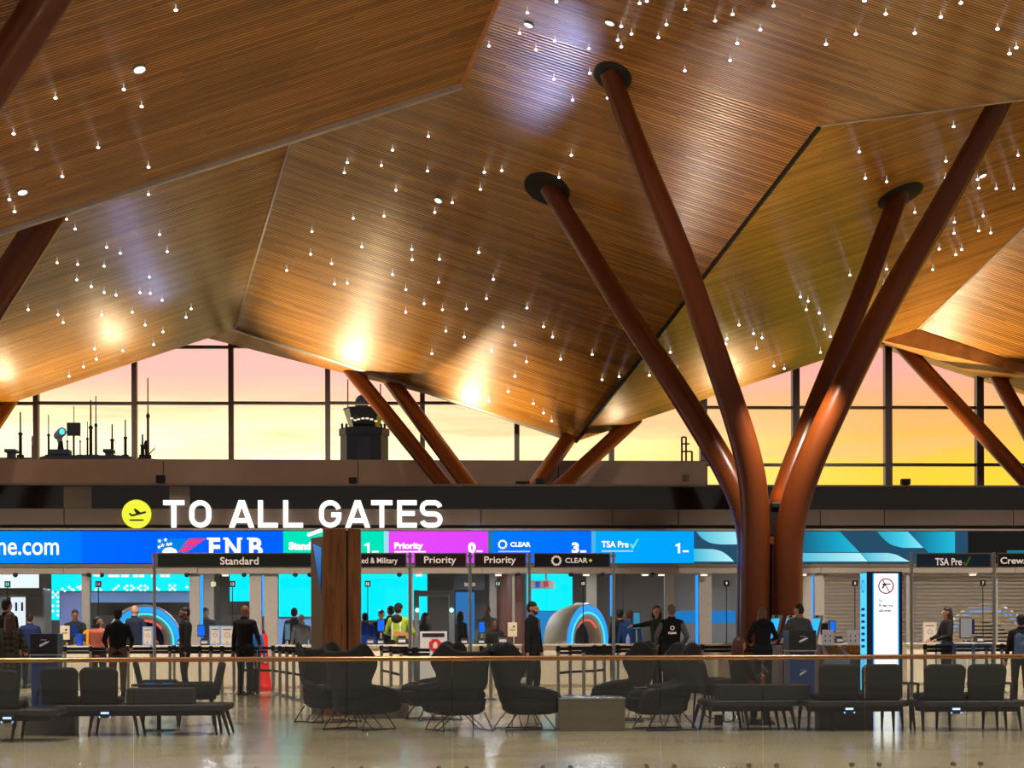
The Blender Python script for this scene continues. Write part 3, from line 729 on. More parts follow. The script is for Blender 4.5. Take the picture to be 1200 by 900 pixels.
# ---- hanging lane signs on posts
YG = 33.0
POSTM = mat('brushed_steel_post', L(168, 172, 178), .3, metal=.8)
SIGNF = mat('sign_frame', L(150, 132, 118), .35, metal=.5)
LETM = emis('sign_letter_light', (.80, .62, .50), .9)
def lane_sign(a, b, col, label, words, wbox, bold=.012, extra=None):
    c = W((a+b)/2, 657, YG)
    t = empty('lane_sign', c, label, 'sign', 'lane signs across the checkpoint entrance')
    mb = MB(); rect(mb, a, b, 648, 665.3, YG, .09); mb.v = [loc_in(t, v) for v in mb.v]; mb.build('frame', SIGNF, t, bevel=.01)
    mb = MB(); rect(mb, a+1.3, b-1.3, 649.3, 664, YG-.09, .012); mb.v = [loc_in(t, v) for v in mb.v]
    mb.build('sign_face', mat('sign_face_'+'_'.join(str(int(x)) for x in col), L(*col), .4), t)
    if words: text(words, wbox[0], wbox[1], wbox[2], wbox[3], YG-.105, LETM, t, bold=bold, depth=.008)
    if extra: extra(t)
    return t
lane_sign(184, 365.5, (32, 46, 38), 'dark green lane sign reading Standard', 'Standard', (258, 303, 652.8, 661.7))
lane_sign(366.5, 476.5, (26, 26, 30), 'black lane sign ending in & Military, half hidden behind the wooden pillar', 'Ticketed & Military', (403, 466, 653.5, 662.2))
lane_sign(485.5, 546.5, (50, 28, 34), 'dark maroon lane sign reading Priority, the left of the two', 'Priority', (497, 534.5, 652, 662.5))
lane_sign(555.5, 616.5, (50, 28, 34), 'dark maroon lane sign reading Priority, the right of the two', 'Priority', (567.5, 604.5, 652, 662.5))
lane_sign(625.5, 715, (14, 26, 44), 'navy lane sign reading CLEAR+ with a cogged ring', 'CLEAR', (662.5, 688.5, 653.8, 659.6),
          extra=lambda t: (cog(t, 652, 657, 6.2, YG-.11, LETM), text('+', 690, 694, 654.8, 658.6, YG-.105, emis('yellow_plus', (.8, .7, .1), .9), t, bold=.03, depth=.008)))
lane_sign(1073.5, 1161.5, (18, 50, 72), 'blue lane sign reading TSA Pre with a green tick', 'TSA Pre', (1096, 1127, 654, 662.5),
          extra=lambda t: pgl([(1128, 659), (1130, 658), (1131.5, 661), (1135.5, 653), (1138, 652), (1132.3, 663.3), (1131, 663.3)], t, mat('green_tick', L(110, 160, 50), .5), 'tick', YG-.105))
lane_sign(1168.5, 1262, (22, 22, 22), 'black lane sign reading Crew/ cut off by the right edge', 'Crew/Employees', (1172.5, 1253, 653, 663))
for px, lab in ((181, 'at the left end of the Standard sign'), (480.5, 'left of the first Priority sign'), (551, 'between the two Priority signs'), (620.5, 'left of the CLEAR+ sign'), (719, 'right of the CLEAR+ sign'), (1068.5, 'left of the TSA Pre sign'), (1165, 'right of the TSA Pre sign')):
    t = empty('sign_post', (GX(px, YG+.05), YG+.05, 0), 'slim steel sign post '+lab, 'post', 'steel sign posts at the checkpoint entrance')
    zt_ = GZ(647.5, YG)
    MB().lathe([(.032, .02), (.032, zt_), (0, zt_+.01)], n=14).build('pole', POSTM, t, smooth='auto')
    MB().lathe([(0, .0), (.14, 0), (.14, .012), (.04, .022), (.033, .05)], n=24).build('base_plate', POSTM, t, smooth='auto')
    MB().b2(-.05, .05, -.02, .02, zt_-.3, zt_-.26).build('bracket', POSTM, t); MB().b2(-.05, .05, -.02, .02, zt_-.09, zt_-.05).build('bracket', POSTM, t)

# ---- split timber pillar with a slanted screen on its left
YP = 26.9
WOODP = bpy.data.materials.new('split_timber'); WOODP.use_nodes = True; nt = WOODP.node_tree; b_ = nt.nodes['Principled BSDF']
t_ = nt.nodes.new('ShaderNodeTexCoord'); m_ = nt.nodes.new('ShaderNodeMapping'); m_.inputs['Scale'].default_value = (9, 9, .7); lk(nt, t_.outputs['Object'], m_.inputs[0])
n_ = nt.nodes.new('ShaderNodeTexNoise'); n_.inputs['Scale'].default_value = 1.6; n_.inputs['Detail'].default_value = 6; n_.inputs['Distortion'].default_value = .6; lk(nt, m_.outputs[0], n_.inputs[0])
lk(nt, ramp(nt, n_.outputs[0], [(.25, L(80, 42, 16)), (.42, L(138, 82, 32)), (.62, L(168, 104, 44)), (.8, L(120, 68, 26))]), b_.inputs['Base Color'])
b_.inputs['Roughness'].default_value = .5
bp = nt.nodes.new('ShaderNodeBump'); bp.inputs['Strength'].default_value = .3; bp.inputs['Distance'].default_value = .02; lk(nt, n_.outputs[0], bp.inputs['Height']); lk(nt, bp.outputs[0], b_.inputs['Normal'])
zt_ = GZ(619.5, YP); xa, xb, xs = GX(378.5, YP), GX(422.5, YP), GX(407, YP)
tp = empty('timber_pillar', ((xa+xb)/2, YP, 0), 'tall split timber pillar with a slanted screen on its left side', 'pillar')
def off(lst): return [(x-(xa+xb)/2, y-YP) for x, y in lst]
MB().prismz(off([(xa, YP), (xs-.012, YP), (xs-.03, YP+.5), (xa+.02, YP+.5)]), 0, zt_).build('beam', WOODP, tp, bevel=.012)
MB().prismz(off([(xs+.012, YP), (xb, YP), (xb, YP+.5), (xs+.0, YP+.5)]), 0, zt_).build('beam', WOODP, tp, bevel=.012)
MB().prismz(off([(xs-.04, YP+.03), (xs+.04, YP+.03), (xs+.04, YP+.4), (xs-.04, YP+.4)]), 0, zt_-.03).build('shadow_gap', DARKGAP, tp)
xl = GX(364.5, YP+.5)
MB().prismz(off([(xa-.005, YP+.02), (xa-.005, YP+.5), (xl+.02, YP+.62), (xl, YP+.5)]), 0, zt_-.12).build('side_screen_housing', mat('dark_walnut', L(74, 44, 30), .35), tp, bevel=.008)
def onside(u, z, o):                                          # point on the slanted side face
    a = Vector((xa-.005, YP+.02, z)); b = Vector((xl, YP+.5, z)); n = Vector((-(b-a).y, (b-a).x, 0)).normalized()
    if n.y > 0: n = -n
    v = a+(b-a)*u+n*o; return v-Vector(((xa+xb)/2, YP, 0))
mb = MB(); q = [onside(.06, zt_-.3, .01), onside(.75, zt_-.22, .01), onside(.14, zt_-1.0, .01)]
mb.add(q, [(0, 1, 2)]); mb.build('side_screen', grad_mat('side_screen_picture', [(0, (.01, .05, .2)), (1, (.08, .3, .8))], 'Z', .8), tp, solid=.006)
mb = MB(); mb.tube([onside(-.02, zt_-.03, .03), onside(1.02, zt_-.07, .03)], .03, 8); mb.build('edge_light', emis('white_edge_light', (1, .98, .92), 1.6), tp)

# ---- glass balustrade in the foreground
YK = 15.75
RAILM = mat('bronze_handrail', L(150, 106, 66), .25, metal=.6)
GLB = glassmat('balustrade_glass', (.86, .88, .86), 1.5, extra=.02)
js = [-99, 28.8, 156.4, 282, 406.5, 529.7, 652, 773.5, 893.6, 1013.7, 1133, 1252]
rl = empty('glass_balustrade', (GX(600, YK), YK, 0), 'frameless glass balustrade with a bronze handrail across the foreground', 'railing')
zr = W(600, 769.2, YK).z; ox = GX(600, YK)
for a, b in zip(js, js[1:]):
    xa_, xb_ = GX(a, YK)-ox, GX(b, YK)-ox
    MB().b2(xa_+.005, xb_-.005, -.008, .008, -.15, zr-.02).build('glass_panel', GLB, rl)
    for xx in (xa_+.13, xb_-.13):
        MB().lathe([(0, .022), (.020, .022), (.022, .015), (.022, -.022), (0, -.022)], (xx, 0, .07), 16, axis=Matrix.Rotation(PI/2, 3, 'X')).build('glass_clamp', mat('dark_steel', L(130, 118, 100), .35, metal=.6), rl, smooth='auto')
mb = MB(); mb.tube([(GX(-99, YK)-ox, 0, zr-.018), (GX(1300, YK)-ox, 0, zr-.018)], .0225, 16); mb.build('handrail', RAILM, rl, smooth='auto')
# ================================================================== SEATING
CHM = mat('charcoal_upholstery', L(27, 31, 32), .75, noise=.12, nscale=60, bump=.1)
CHD = mat('dark_charcoal_shell', L(24, 27, 28), .6, noise=.1, nscale=40)
WIRE = mat('black_wire', L(24, 24, 24), .35, metal=.6)
PIPE = mat('pale_piping', L(170, 150, 124), .5)
def lerp(tab, v):
    for (a, p), (b, q) in zip(tab, tab[1:]):
        if v <= b: return p+(q-p)*max(0, (v-a)/(b-a))
    return tab[-1][1]
def wing_chair():
    """high wing-back lounge chair, front towards -y"""
    t = empty('wing_chair', (0, 0, 0), '', 'armchair')
    nS = 25; HS = [0, .05, .12, .2, .28, .34, .362, .385, .43, .50, .58, .68, .78, .88, .95, 1]; nH = len(HS)-1
    vs = []; fs = []
    Ld = [(0, .54), (.05, .68), (.12, .73), (.33, .74), (.345, .74), (.362, .68), (.385, .40), (.43, .28), (.50, .24), (.58, .26), (.74, .36), (.87, .42), (1, .36)]
    Wd = [(0, .29), (.05, .335), (.14, .35), (.35, .38), (.43, .33), (.52, .31), (.7, .33), (.85, .355), (1, .35)]
    for j in range(nH+1):
        h = HS[j]
        for i in range(nS):
            s = -1+2*i/(nS-1); th = s*PI/2
            ztop = 1.06+.115*math.exp(-((abs(s)-.66)/.28)**2)-.10*max(0, abs(s)-.85)/.15
            z = .23+h*(ztop-.23)
            L_ = lerp(Ld, h); w_ = lerp(Wd, h)
            yb = .20+.06*min(1, h/.2)+.20*h
            x = w_*math.copysign(abs(math.sin(th))**.62, s); y = yb-L_*(1-abs(math.cos(th))**(1.35 if h < .4 else .9))
            vs.append((x, y, z))
    for j in range(nH):
        for i in range(nS-1): fs.append((j*nS+i, j*nS+i+1, (j+1)*nS+i+1, (j+1)*nS+i))
    mb = MB(); mb.add(vs, fs); o = mb.build('shell', CHM, t, smooth=True, solid=.055, subsurf=1)
    # seat body: rounded tub under the cushion
    mb = MB(); pts = []
    prof = [(.05, .20), (.26, .21), (.335, .27), (.355, .42)]
    n = 28; vv = []
    for r_, z in prof+[(.30, .44)]:
        for k in range(n):
            a = 2*PI*k/n; cx, cy = math.cos(a), math.sin(a)
            vv.append((r_*1.0*math.copysign(abs(cx)**.6, cx), -.08+r_*1.05*math.copysign(abs(cy)**.6, cy), z))
    mb.add(vv, [(j*n+k, j*n+(k+1) % n, (j+1)*n+(k+1) % n, (j+1)*n+k) for j in range(len(prof)) for k in range(n)]+[tuple(range(n-1, -1, -1)), tuple(range(4*n, 5*n))])
    mb.build('seat_tub', CHD, t, smooth='auto')
    mb = MB(); mb.box((0, -.08, .475), (.60, .62, .11)); mb.build('seat_cushion', CHM, t, bevel=.04, smooth=True)
    for s in (-1, 1):
        mb = MB(); mb.tube(bez([(s*.30, .16, .24), (s*.345, .33, .015), (s*.34, .25, .012), (s*.34, -.25, .012), (s*.345, -.34, .015), (s*.28, -.2, .23)], 5), .0085, 8)
        mb.build('sled_leg', WIRE, t, smooth=True)
        mb = MB(); mb.tube(bez([(s*.10, .1, .22), (s*.33, .08, .014), (s*.33, -.1, .014), (s*.10, -.1, .22)], 4), .007, 8)
        mb.build('cross_wire', WIRE, t, smooth=True)
    for s in (-1, 1):                                         # pale welt along the arm
        mb = MB(); mb.tube([(s*.32, -.33, .553), (s*.33, -.12, .556), (s*.31, .02, .57)], .006, 6); mb.build('arm_piping', PIPE, t)
    return t
wc = wing_chair(); first = True
def deg(a): return math.radians(a)
WCH = [  # px of the middle, py of feet, facing (0 = to the camera, 90 = right, 180 = away, -90 = left)
    (384, 849, 40, 'dark wing chair nearest the timber pillar, turned towards the camera with its seat showing'),
    (421, 858, 140, 'dark wing chair below the timber pillar, back to the camera, seat to the right'),
    (509, 846, -75, 'dark wing chair facing left beside the round drum table, partly behind its neighbour'),
    (538, 859, 200, 'dark wing chair with its back to the camera, second from the timber pillar group'),
    (614, 858, 100, 'dark wing chair in side view facing right towards the square block table'),
    (733, 847, -110, 'dark wing chair facing left just behind the square block table'),
    (779, 858, -82, 'dark buttoned wing chair in side view facing left, right of the square block table')]
def floor_at(px, py):
    r = ray(px, py); k = -CH/r.z; return CP+r*k
for px, py, a, lab in WCH:
    o = wc if first else copy_tree(wc); first = False
    p = floor_at(px, py-3); o.location = (p.x, p.y, 0)
    o.rotation_euler = (0, 0, deg(a)); tag(o, lab, 'armchair', 'charcoal wing chairs in the seating area')
BTN = mat('button', L(20, 22, 22), .5)

# drum table and block table
TBL = mat('table_bronze_grey', L(126, 114, 98), .42, noise=.05)
p = floor_at(456, 846)
t = empty('drum_table', (p.x-.15, p.y+1.3, 0), 'round grey drum table between two wing chairs', 'table')
r_ = (GX(492, p.y)-GX(421, p.y))/2
MB().lathe([(0, .0), (r_, 0), (r_, .42), (r_-.01, .43)], n=48).build('drum', TBL, t, smooth='auto')
MB().lathe([(0, .43), (r_+.012, .43), (r_+.012, .455), (0, .455)], n=48).build('tabletop', mat('pale_tabletop', L(170, 162, 150), .18), t, smooth='auto')
p = floor_at(693, 857); x0, x1 = GX(655, p.y), GX(732.5, p.y)
t = empty('block_table', ((x0+x1)/2, p.y+.32, 0), 'square grey block table in front of a wing chair', 'table')
MB().b2((x0-x1)/2, (x1-x0)/2, -.32, .32, 0, .42).build('block', TBL, t, bevel=.008)
MB().b2((x0-x1)/2-.004, (x1-x0)/2+.004, -.325, .325, .42, .44).build('tabletop', mat('pale_tabletop', L(170, 162, 150), .18), t, bevel=.004)

# ---- bench seating: a long deck with upholstered seats, console boxes and power units
DECK = mat('bench_deck', L(50, 48, 44), .5, noise=.08); SEATM = mat('seat_fabric', L(31, 33, 32), .8, noise=.12, nscale=60)
GLOWB = emis('power_unit_light', (.35, .5, 1.0), 3.0)
YBN = 22.3
def bench(label, a, b, decks, seats, consoles, legs, units, Y=YBN, group='dark bench seating rows'):
    t = empty('bench_seating', (GX((a+b)/2, Y), Y, 0), label, 'bench', group); ox = GX((a+b)/2, Y)
    X = lambda px: GX(px, Y)-ox
    for u, v in decks:
        n = 8; x0, x1, y0, y1, r = X(u), X(v), -.36, .36, .16; poly = []
        for cx, cy, s in ((x1-r, y1-r, 0), (x0+r, y1-r, 90), (x0+r, y0+r, 180), (x1-r, y0+r, 270)):
            poly += [(cx+r*math.cos(deg(s+k*90/n)), cy+r*math.sin(deg(s+k*90/n))) for k in range(n+1)]
        MB().prismz(poly, .32, .40).build('deck', DECK, t, bevel=.02, smooth='auto')
        MB().b2(x0+.12, x1-.12, -.22, .22, .25, .32).build('under_frame', CHD, t, bevel=.01)
    for u, v in seats:
        x0, x1 = X(u), X(v)
        MB().b2(x0+.01, x1-.01, -.30, .28, .40, .49).build('seat_pad', SEATM, t, bevel=.03, smooth=True)
        M = Matrix.Rotation(-.16, 3, 'X'); mb = MB()
        # back rest with rounded top corners, its back to the camera
        w_, h_, r = (x1-x0)/2, .46, .09; poly = []
        for cx, cz, s in ((w_-r, h_-r, 0), (-w_+r, h_-r, 90)): poly += [(cx+r*math.cos(deg(s+k*15)), cz+r*math.sin(deg(s+k*15))) for k in range(7)]
        poly += [(-w_+.02, 0), (w_-.02, 0)]
        mb.prism(poly, -.045, .045); mb.v = [M.inverted() @ v_ + Vector(((x0+x1)/2, -.26, .42)) for v_ in mb.v]
        mb.build('backrest', SEATM, t, bevel=.02, smooth='auto')
        mb = MB(); mb.b2(x0+.10, x1-.10, -.325, -.318, .555, .568); mb.build('back_strip', PIPE, t)
    for u, v in consoles:
        MB().b2(X(u), X(v), -.30, .16, .40, .60).build('console_box', DECK, t, bevel=.012)
    for u, lean in legs:
        for yy in (-.28, .28):
            mb = MB(); mb.tube([(X(u), yy*.9, .32), (X(u)+lean, yy, 0)], [.028, .014], 10); mb.build('leg', CHD, t, smooth='auto')
    for u in units:
        un = MB().b2(X(u)-.075, X(u)+.075, -.40, -.30, .235, .33).build('power_unit', BLACK, t, bevel=.012)
        MB().b2(X(u)-.05, X(u)+.05, -.406, -.40, .285, .31).build('glow_strip', GLOWB, un)
        for k in (-1, 1): MB().lathe([(0, -.004), (.012, -.004), (.012, .004)], (X(u)+k*.062, -.403, .25), 10, axis=Matrix.Rotation(PI/2, 3, 'X')).build('socket_light', GLOWB, un)
    return t, X
B1, X1 = bench('dark bench with two upholstered seats and a console box, left part of the foreground', 60, 270, [(62, 272)], [(53, 97), (98, 143)], [(152, 228)], [(113, -.05), (160, .06), (252, .05), (262, .10)], [129])
B2, X2 = bench('dark bench seat cut off by the left edge of the frame', -40, 60, [(-60, 74)], [(-14, 29)], [], [(-30, 0), (24, -.05)], [17], Y=21.2)
B3, X3 = bench('dark bench in the middle right with a long console box and the seated woman', 805, 940, [(820, 933)], [], [(839, 944)], [(822, -.08), (868, .05), (903, .05), (921, .07)], [], Y=22.6)
B4, X4 = bench('dark bench with two upholstered seats in front of the no-firearms pylon', 950, 1060, [(938, 1060)], [(953, 1000), (1002.5, 1049)], [], [(943, -.02), (970, 0), (1040, 0), (1062, .03)], [986], Y=22.3)
B5, X5 = bench('dark bench with two upholstered seats at the right edge', 1070, 1190, [(1067, 1196)], [(1075, 1122), (1124.5, 1169)], [], [(1074, 0), (1105, 0), (1160, 0), (1185, .03)], [1109], Y=22.1)
for t, X, px in ((B4, X4, 1057), (B5, X5, 1068), (B5, X5, 1176), (B1, X1, 48)):
    mb = MB(); mb.tube([(X(px), -.28, .40), (X(px)+.01, -.26, .62), (X(px)+.01, .10, .62)], .018, 8); mb.build('armrest', CHD, t, smooth=True)
# grey boxes under the benches
for a, b, Y, lab in ((29, 90, 22.4, 'grey storage box under the left bench'), (957, 1020, 22.6, 'grey storage box under the bench in front of the pylon')):
    t = MB().b2(GX(a, Y)-GX((a+b)/2, Y), GX(b, Y)-GX((a+b)/2, Y), -.14, .14, 0, .24).build('storage_box', mat('box_grey', L(88, 82, 72), .5), None, bevel=.01, loc=(GX((a+b)/2, Y), Y, 0)); tag(t, lab, 'box', 'storage boxes under the benches')
# small lounge chairs on the far side of the benches
def lounge(px, Y, rz, lab):
    t = empty('lounge_chair', (GX(px, Y), Y, 0), lab, 'chair', 'low lounge chairs behind the benches', rz=deg(rz))
    mb = MB(); mb.box((0, 0, .43), (.52, .52, .10)); mb.build('seat', SEATM, t, bevel=.03, smooth=True)
    M = Matrix.Rotation(-.22, 3, 'X'); mb = MB()
    poly = [(-.24, 0), (.24, 0), (.26, .2), (.24, .42), (.18, .47), (-.18, .47), (-.24, .42), (-.26, .2)]
    mb.prism(poly, -.04, .04); mb.v = [M @ v+Vector((0, .26, .44)) for v in mb.v]; mb.build('backrest', SEATM, t, bevel=.02, smooth='auto')
    for sx in (-1, 1):
        mb = MB(); mb.box((sx*.28, 0, .52), (.05, .5, .20)); mb.build('arm', SEATM, t, bevel=.02, smooth=True)
        for sy in (-1, 1):
            mb = MB(); mb.tube([(sx*.2, sy*.2, .38), (sx*.25, sy*.25, 0)], [.018, .012], 8); mb.build('leg', WIRE, t)
lounge(188, 25.1, 100, 'low lounge chair behind the left bench, leaning back to the left')
lounge(230, 24.1, -80, 'low lounge chair behind the left bench, the right one with a bucket seat')
lounge(822, 25.6, 105, 'low lounge chair behind the middle bench, left of the seated woman')
lounge(846, 24.5, 95, 'low lounge chair behind the middle bench, next to the seated woman')
# small side table with a glowing tablet between the left lounge chairs
p = (GX(186, 23.1), 23.1)
t = empty('side_table', (p[0], p[1], 0), 'small round side table lit blue behind the left console box', 'table')
MB().lathe([(0, .60), (.36, .60), (.36, .625), (0, .625)], n=36).build('tabletop', CHD, t, smooth='auto')
MB().lathe([(.03, .01), (.03, .60)], n=12).build('stem', WIRE, t, smooth=True); MB().lathe([(0, 0), (.22, 0), (.22, .012), (0, .015)], n=30).build('foot', WIRE, t, smooth='auto')
for dx, lab in ((-.02, 'glowing phone face up on the small side table, left of the two'), (.22, 'glowing tablet face up on the small side table, right of the two')):
    o = empty('tablet', (p[0]+dx-.08, p[1]-.15, .626), lab, 'tablet')
    MB().b2(-.08, .08, -.06, .06, 0, .009).build('casing', BLACK, o, bevel=.003); MB().b2(-.074, .074, -.054, .054, .0088, .0105).build('display', emis('tablet_glow', (.05, .25, 1), 1.5), o)
# power cable and adaptor on the floor under the middle bench
pts = [(815, 829), (822, 838), (832, 840), (840, 838)]
q = floor_at(842, 850)
t = empty('power_adaptor', (q.x, q.y, 0), 'black power adaptor block hanging its cables under the middle bench', 'adaptor')
MB().b2(-.055, .055, -.05, .05, .0, .15).build('block', BLACK, t, bevel=.01)
for k, l in enumerate(([(0, 0, .12), (-.12, 0, .10), (-.22, .02, .2), (-.26, .02, .30)], [(0, 0, .12), (.08, 0, .16), (.04, 0, .24), (-.08, .02, .30)], [(.03, 0, .10), (.14, 0, .04), (.24, 0, .12), (.3, .02, .27)])):
    mb = MB(); mb.tube(bez(l, 6), .009, 8); mb.build('cable', BLACK, t, smooth=True)
# ================================================================== PEOPLE
SKIN = {'l': mat('skin_light', L(205, 150, 120), .5), 'm': mat('skin_tan', L(165, 108, 78), .5), 'd': mat('skin_dark', L(92, 58, 42), .5)}
HAIR = {'black': mat('hair_black', L(22, 18, 16), .5), 'brown': mat('hair_brown', L(62, 38, 24), .5), 'dkbrown': mat('hair_dark_brown', L(40, 24, 16), .5),
        'blond': mat('hair_dark_blond', L(128, 92, 56), .5), 'grey': mat('hair_grey', L(120, 110, 100), .6), 'auburn': mat('hair_auburn', L(84, 40, 22), .5)}
FAB = {}
def fab(c, plaid=False):
    k = (tuple(c), plaid)
    if k in FAB: return FAB[k]
    m = mat('cloth_%d_%d_%d%s' % (*c, '_plaid' if plaid else ''), L(*c), .85, noise=.15, nscale=25)
    if plaid:
        nt = m.node_tree; b = nt.nodes['Principled BSDF']; t = nt.nodes.new('ShaderNodeTexCoord'); mp = nt.nodes.new('ShaderNodeMapping'); mp.inputs['Rotation'].default_value = (0, .78, 0)
        ck = nt.nodes.new('ShaderNodeTexChecker'); ck.inputs['Scale'].default_value = 14; ck.inputs[1].default_value = (*L(70, 62, 48), 1); ck.inputs[2].default_value = (*L(26, 24, 20), 1)
        lk(nt, t.outputs['Object'], mp.inputs[0]); lk(nt, mp.outputs[0], ck.inputs[0]); lk(nt, ck.outputs[0], b.inputs['Base Color'])
    FAB[k] = m; return m
def solidify(mb, name, m, parent, vox, label=None, smooth_it=3):
    """merge overlapping closed shapes into one continuous skin"""
    o = mb.build(name, m, parent, fixn=True)
    md = o.modifiers.new('r', 'REMESH'); md.mode = 'VOXEL'; md.voxel_size = vox; md.use_smooth_shade = True
    md = o.modifiers.new('s', 'SMOOTH'); md.factor = .5; md.iterations = smooth_it+1
    bake(o)
    for p in o.data.polygons: p.use_smooth = True
    if not o.data.materials: o.data.materials.append(m)
    if label: o['label'] = label
    return o
def ik(a, b, l1, l2, hint):
    """middle joint between a and b"""
    a, b = Vector(a), Vector(b); d = b-a; n = min(d.length, (l1+l2)*.999); d.normalize()
    x = (l1*l1-l2*l2+n*n)/(2*n); h = math.sqrt(max(0, l1*l1-x*x))
    hv = Vector(hint); hv = (hv-d*hv.dot(d)).normalized()
    return a+d*x+hv*h, a+d*n
def person(px, top, D, rz, label, coat=(30, 30, 34), legs=(26, 28, 34), skin='l', hair='brown', hairstyle='short', female=False, pose='stand',
           handL=None, handR=None, turn=0, vest=None, beard=False, group=None, lowcut=0.0, h=None, head_only=False, extra=None, sleeves=None, coatlen=.0, vox=.011, plaid=False):
    p = P(px, HY, D)
    H = h or (CH+(HY-top)*D/FOC)
    seated = pose == 'sit'
    hs = H if not seated else (h or 1.68)
    k = hs/1.75
    base_z = 0
    t = empty('person', (p.x, p.y, base_z), label, 'person', group, rz=deg(rz))
    drop = 0
    if seated: drop = hs-(CH+(HY-top)*D/FOC)                  # how far the body is lowered
    V = lambda x, y, z: Vector((x*k, y*k, z*k-drop))
    sw = .155 if female else .178
    hipL, hipR = V(.095, 0, .90), V(-.095, 0, .90)
    shL, shR = V(sw, .0, 1.405), V(-sw, .0, 1.405)
    if seated:
        fz = .05
        kneeL, kneeR = hipL+Vector((.04, -.43*k, -.02)), hipR+Vector((-.04, -.43*k, -.02))
        ankL, ankR = Vector((kneeL.x, kneeL.y+.02, .08)), Vector((kneeR.x, kneeR.y+.05, .08))
    else:
        ankL, ankR = V(.11, -.02, .08), V(-.11, .05, .08)
        kneeL, kneeR = V(.105, -.045, .49), V(-.105, -.01, .49)
    hL = Vector(handL)*k if handL else V(.29, -.06, .80)
    hR = Vector(handR)*k if handR else V(-.29, -.03, .80)
    if handL and seated: hL.z -= 0
    elL, hL = ik(shL, hL, .29*k, .26*k, (.5, .8, -.3)); elR, hR = ik(shR, hR, .29*k, .26*k, (-.5, .8, -.3))
    # ---- body: one continuous skin
    b = MB(); R = lambda v: v*k
    hc = V(0, -.015, 1.635)
    rot = Matrix.Rotation(deg(turn), 3, 'Z')
    HV = lambda x, y, z: hc + rot @ Vector((x*k, y*k, z*k))
    b.ell(hc+Vector((0, .012*k, .012*k)), (R(.076), R(.094), R(.105)), 20, 14)
    b.caps(HV(0, -.035, -.04), HV(0, -.045, -.078), R(.052), R(.034))                      # jaw and chin
    b.caps(HV(0, -.088, .005), HV(0, -.108, -.022), R(.011), R(.017), 8)                   # nose
    b.caps(HV(-.018, -.088, -.052), HV(.018, -.088, -.052), R(.011), R(.011), 8)           # mouth
    b.caps(HV(-.032, -.082, .022), HV(.032, -.082, .022), R(.012), R(.012), 8)             # brow
    for s in (-1, 1): b.ell(HV(s*.078, .012, -.005), (R(.012), R(.024), R(.034)), 10, 8)   # ears
    b.caps(V(0, .02, 1.42), V(0, .005, 1.58), R(.062), R(.052))
    b.tube([V(0, .02, 1.50), V(0, .02, 1.44), V(0, .01, 1.38), V(0, 0, 1.26), V(0, 0, 1.10), V(0, 0, .98), V(0, .01, .88), V(0, .01, .83)], [R(v) for v in (.06, .12, .155, .15, .13, .145, .15, .10)], 24, flat=.62)
    for s, sh, el, hd, hp, kn, an in ((1, shL, elL, hL, hipL, kneeL, ankL), (-1, shR, elR, hR, hipR, kneeR, ankR)):
        b.caps(V(s*.05, 0, 1.42), sh, R(.06), R(.055)); b.caps(sh, el, R(.048), R(.038)); b.caps(el, hd, R(.036), R(.025))
        b.caps(hp, kn, R(.082), R(.056)); b.caps(kn, an, R(.054), R(.036)); b.caps(an, an+Vector((0, -.13*k, -.035)), R(.038), R(.028))
        d = (hd-el).normalized(); side = d.cross(Vector((0, 0, 1)) if abs(d.z) < .8 else Vector((0, -1, 0))).normalized()
        pc = hd+d*R(.045); b.caps(hd, pc, R(.024), R(.033)); up = side.cross(d)
        for q in range(4):
            fo = (q-1.5)*.021*k; fl_ = (.062, .074, .070, .054)[q]*k
            r0 = pc+side*fo+d*R(.03); m1 = r0+d*fl_*.55-up*R(.006); m2 = m1+d*fl_*.45-up*R(.022)
            b.caps(r0, m1, R(.0100), R(.0092), 8); b.caps(m1, m2, R(.0092), R(.008), 8)
        th = pc-d*R(.02)+side*R(.03)*(1 if s > 0 else -1); b.caps(th, th+side*R(.028)*(1 if s > 0 else -1)+d*R(.036), R(.0115), R(.009), 8)
    solidify(b, 'body', SKIN[skin], t, vox)
    EYE = mat('dark_eye', L(20, 14, 12), .3)
    for s in (-1, 1): MB().ell(HV(s*.029, -.083, .0), (R(.010), R(.007), R(.0065)), 8, 6).build('eye', EYE, t)
    # ---- hair
    if hair:
        m = HAIR[hair]; hb = MB()
        if hairstyle == 'bald': pass
        else:
            hb.ell(HV(0, .022, .034), (R(.084), R(.098), R(.098)), 18, 12, zlo=-.05)
            hb.ell(HV(0, .052, .0), (R(.078), R(.070), R(.085)), 16, 10)
            if hairstyle == 'long':
                hb.caps(HV(0, .055, -.02), HV(0, .085, -.24), R(.085), R(.075)); hb.caps(HV(.055, .03, 0), HV(.075, .05, -.24), R(.042), R(.045)); hb.caps(HV(-.055, .03, 0), HV(-.075, .05, -.24), R(.042), R(.045))
            if hairstyle == 'bob':
                hb.caps(HV(0, .05, 0), HV(0, .06, -.11), R(.085), R(.088)); hb.caps(HV(.06, .02, .02), HV(.075, .015, -.09), R(.038), R(.042)); hb.caps(HV(-.06, .02, .02), HV(-.075, .015, -.09), R(.038), R(.042))
            if hairstyle == 'curly':
                for q in range(22):
                    a = random.uniform(0, 2*PI); z = random.uniform(-.14, .08); hb.ell(HV(.075*math.cos(a), .045+.06*math.sin(a), z), (R(.036),)*3, 8, 6)
            solidify(hb, 'hair', m, t, vox, smooth_it=2)
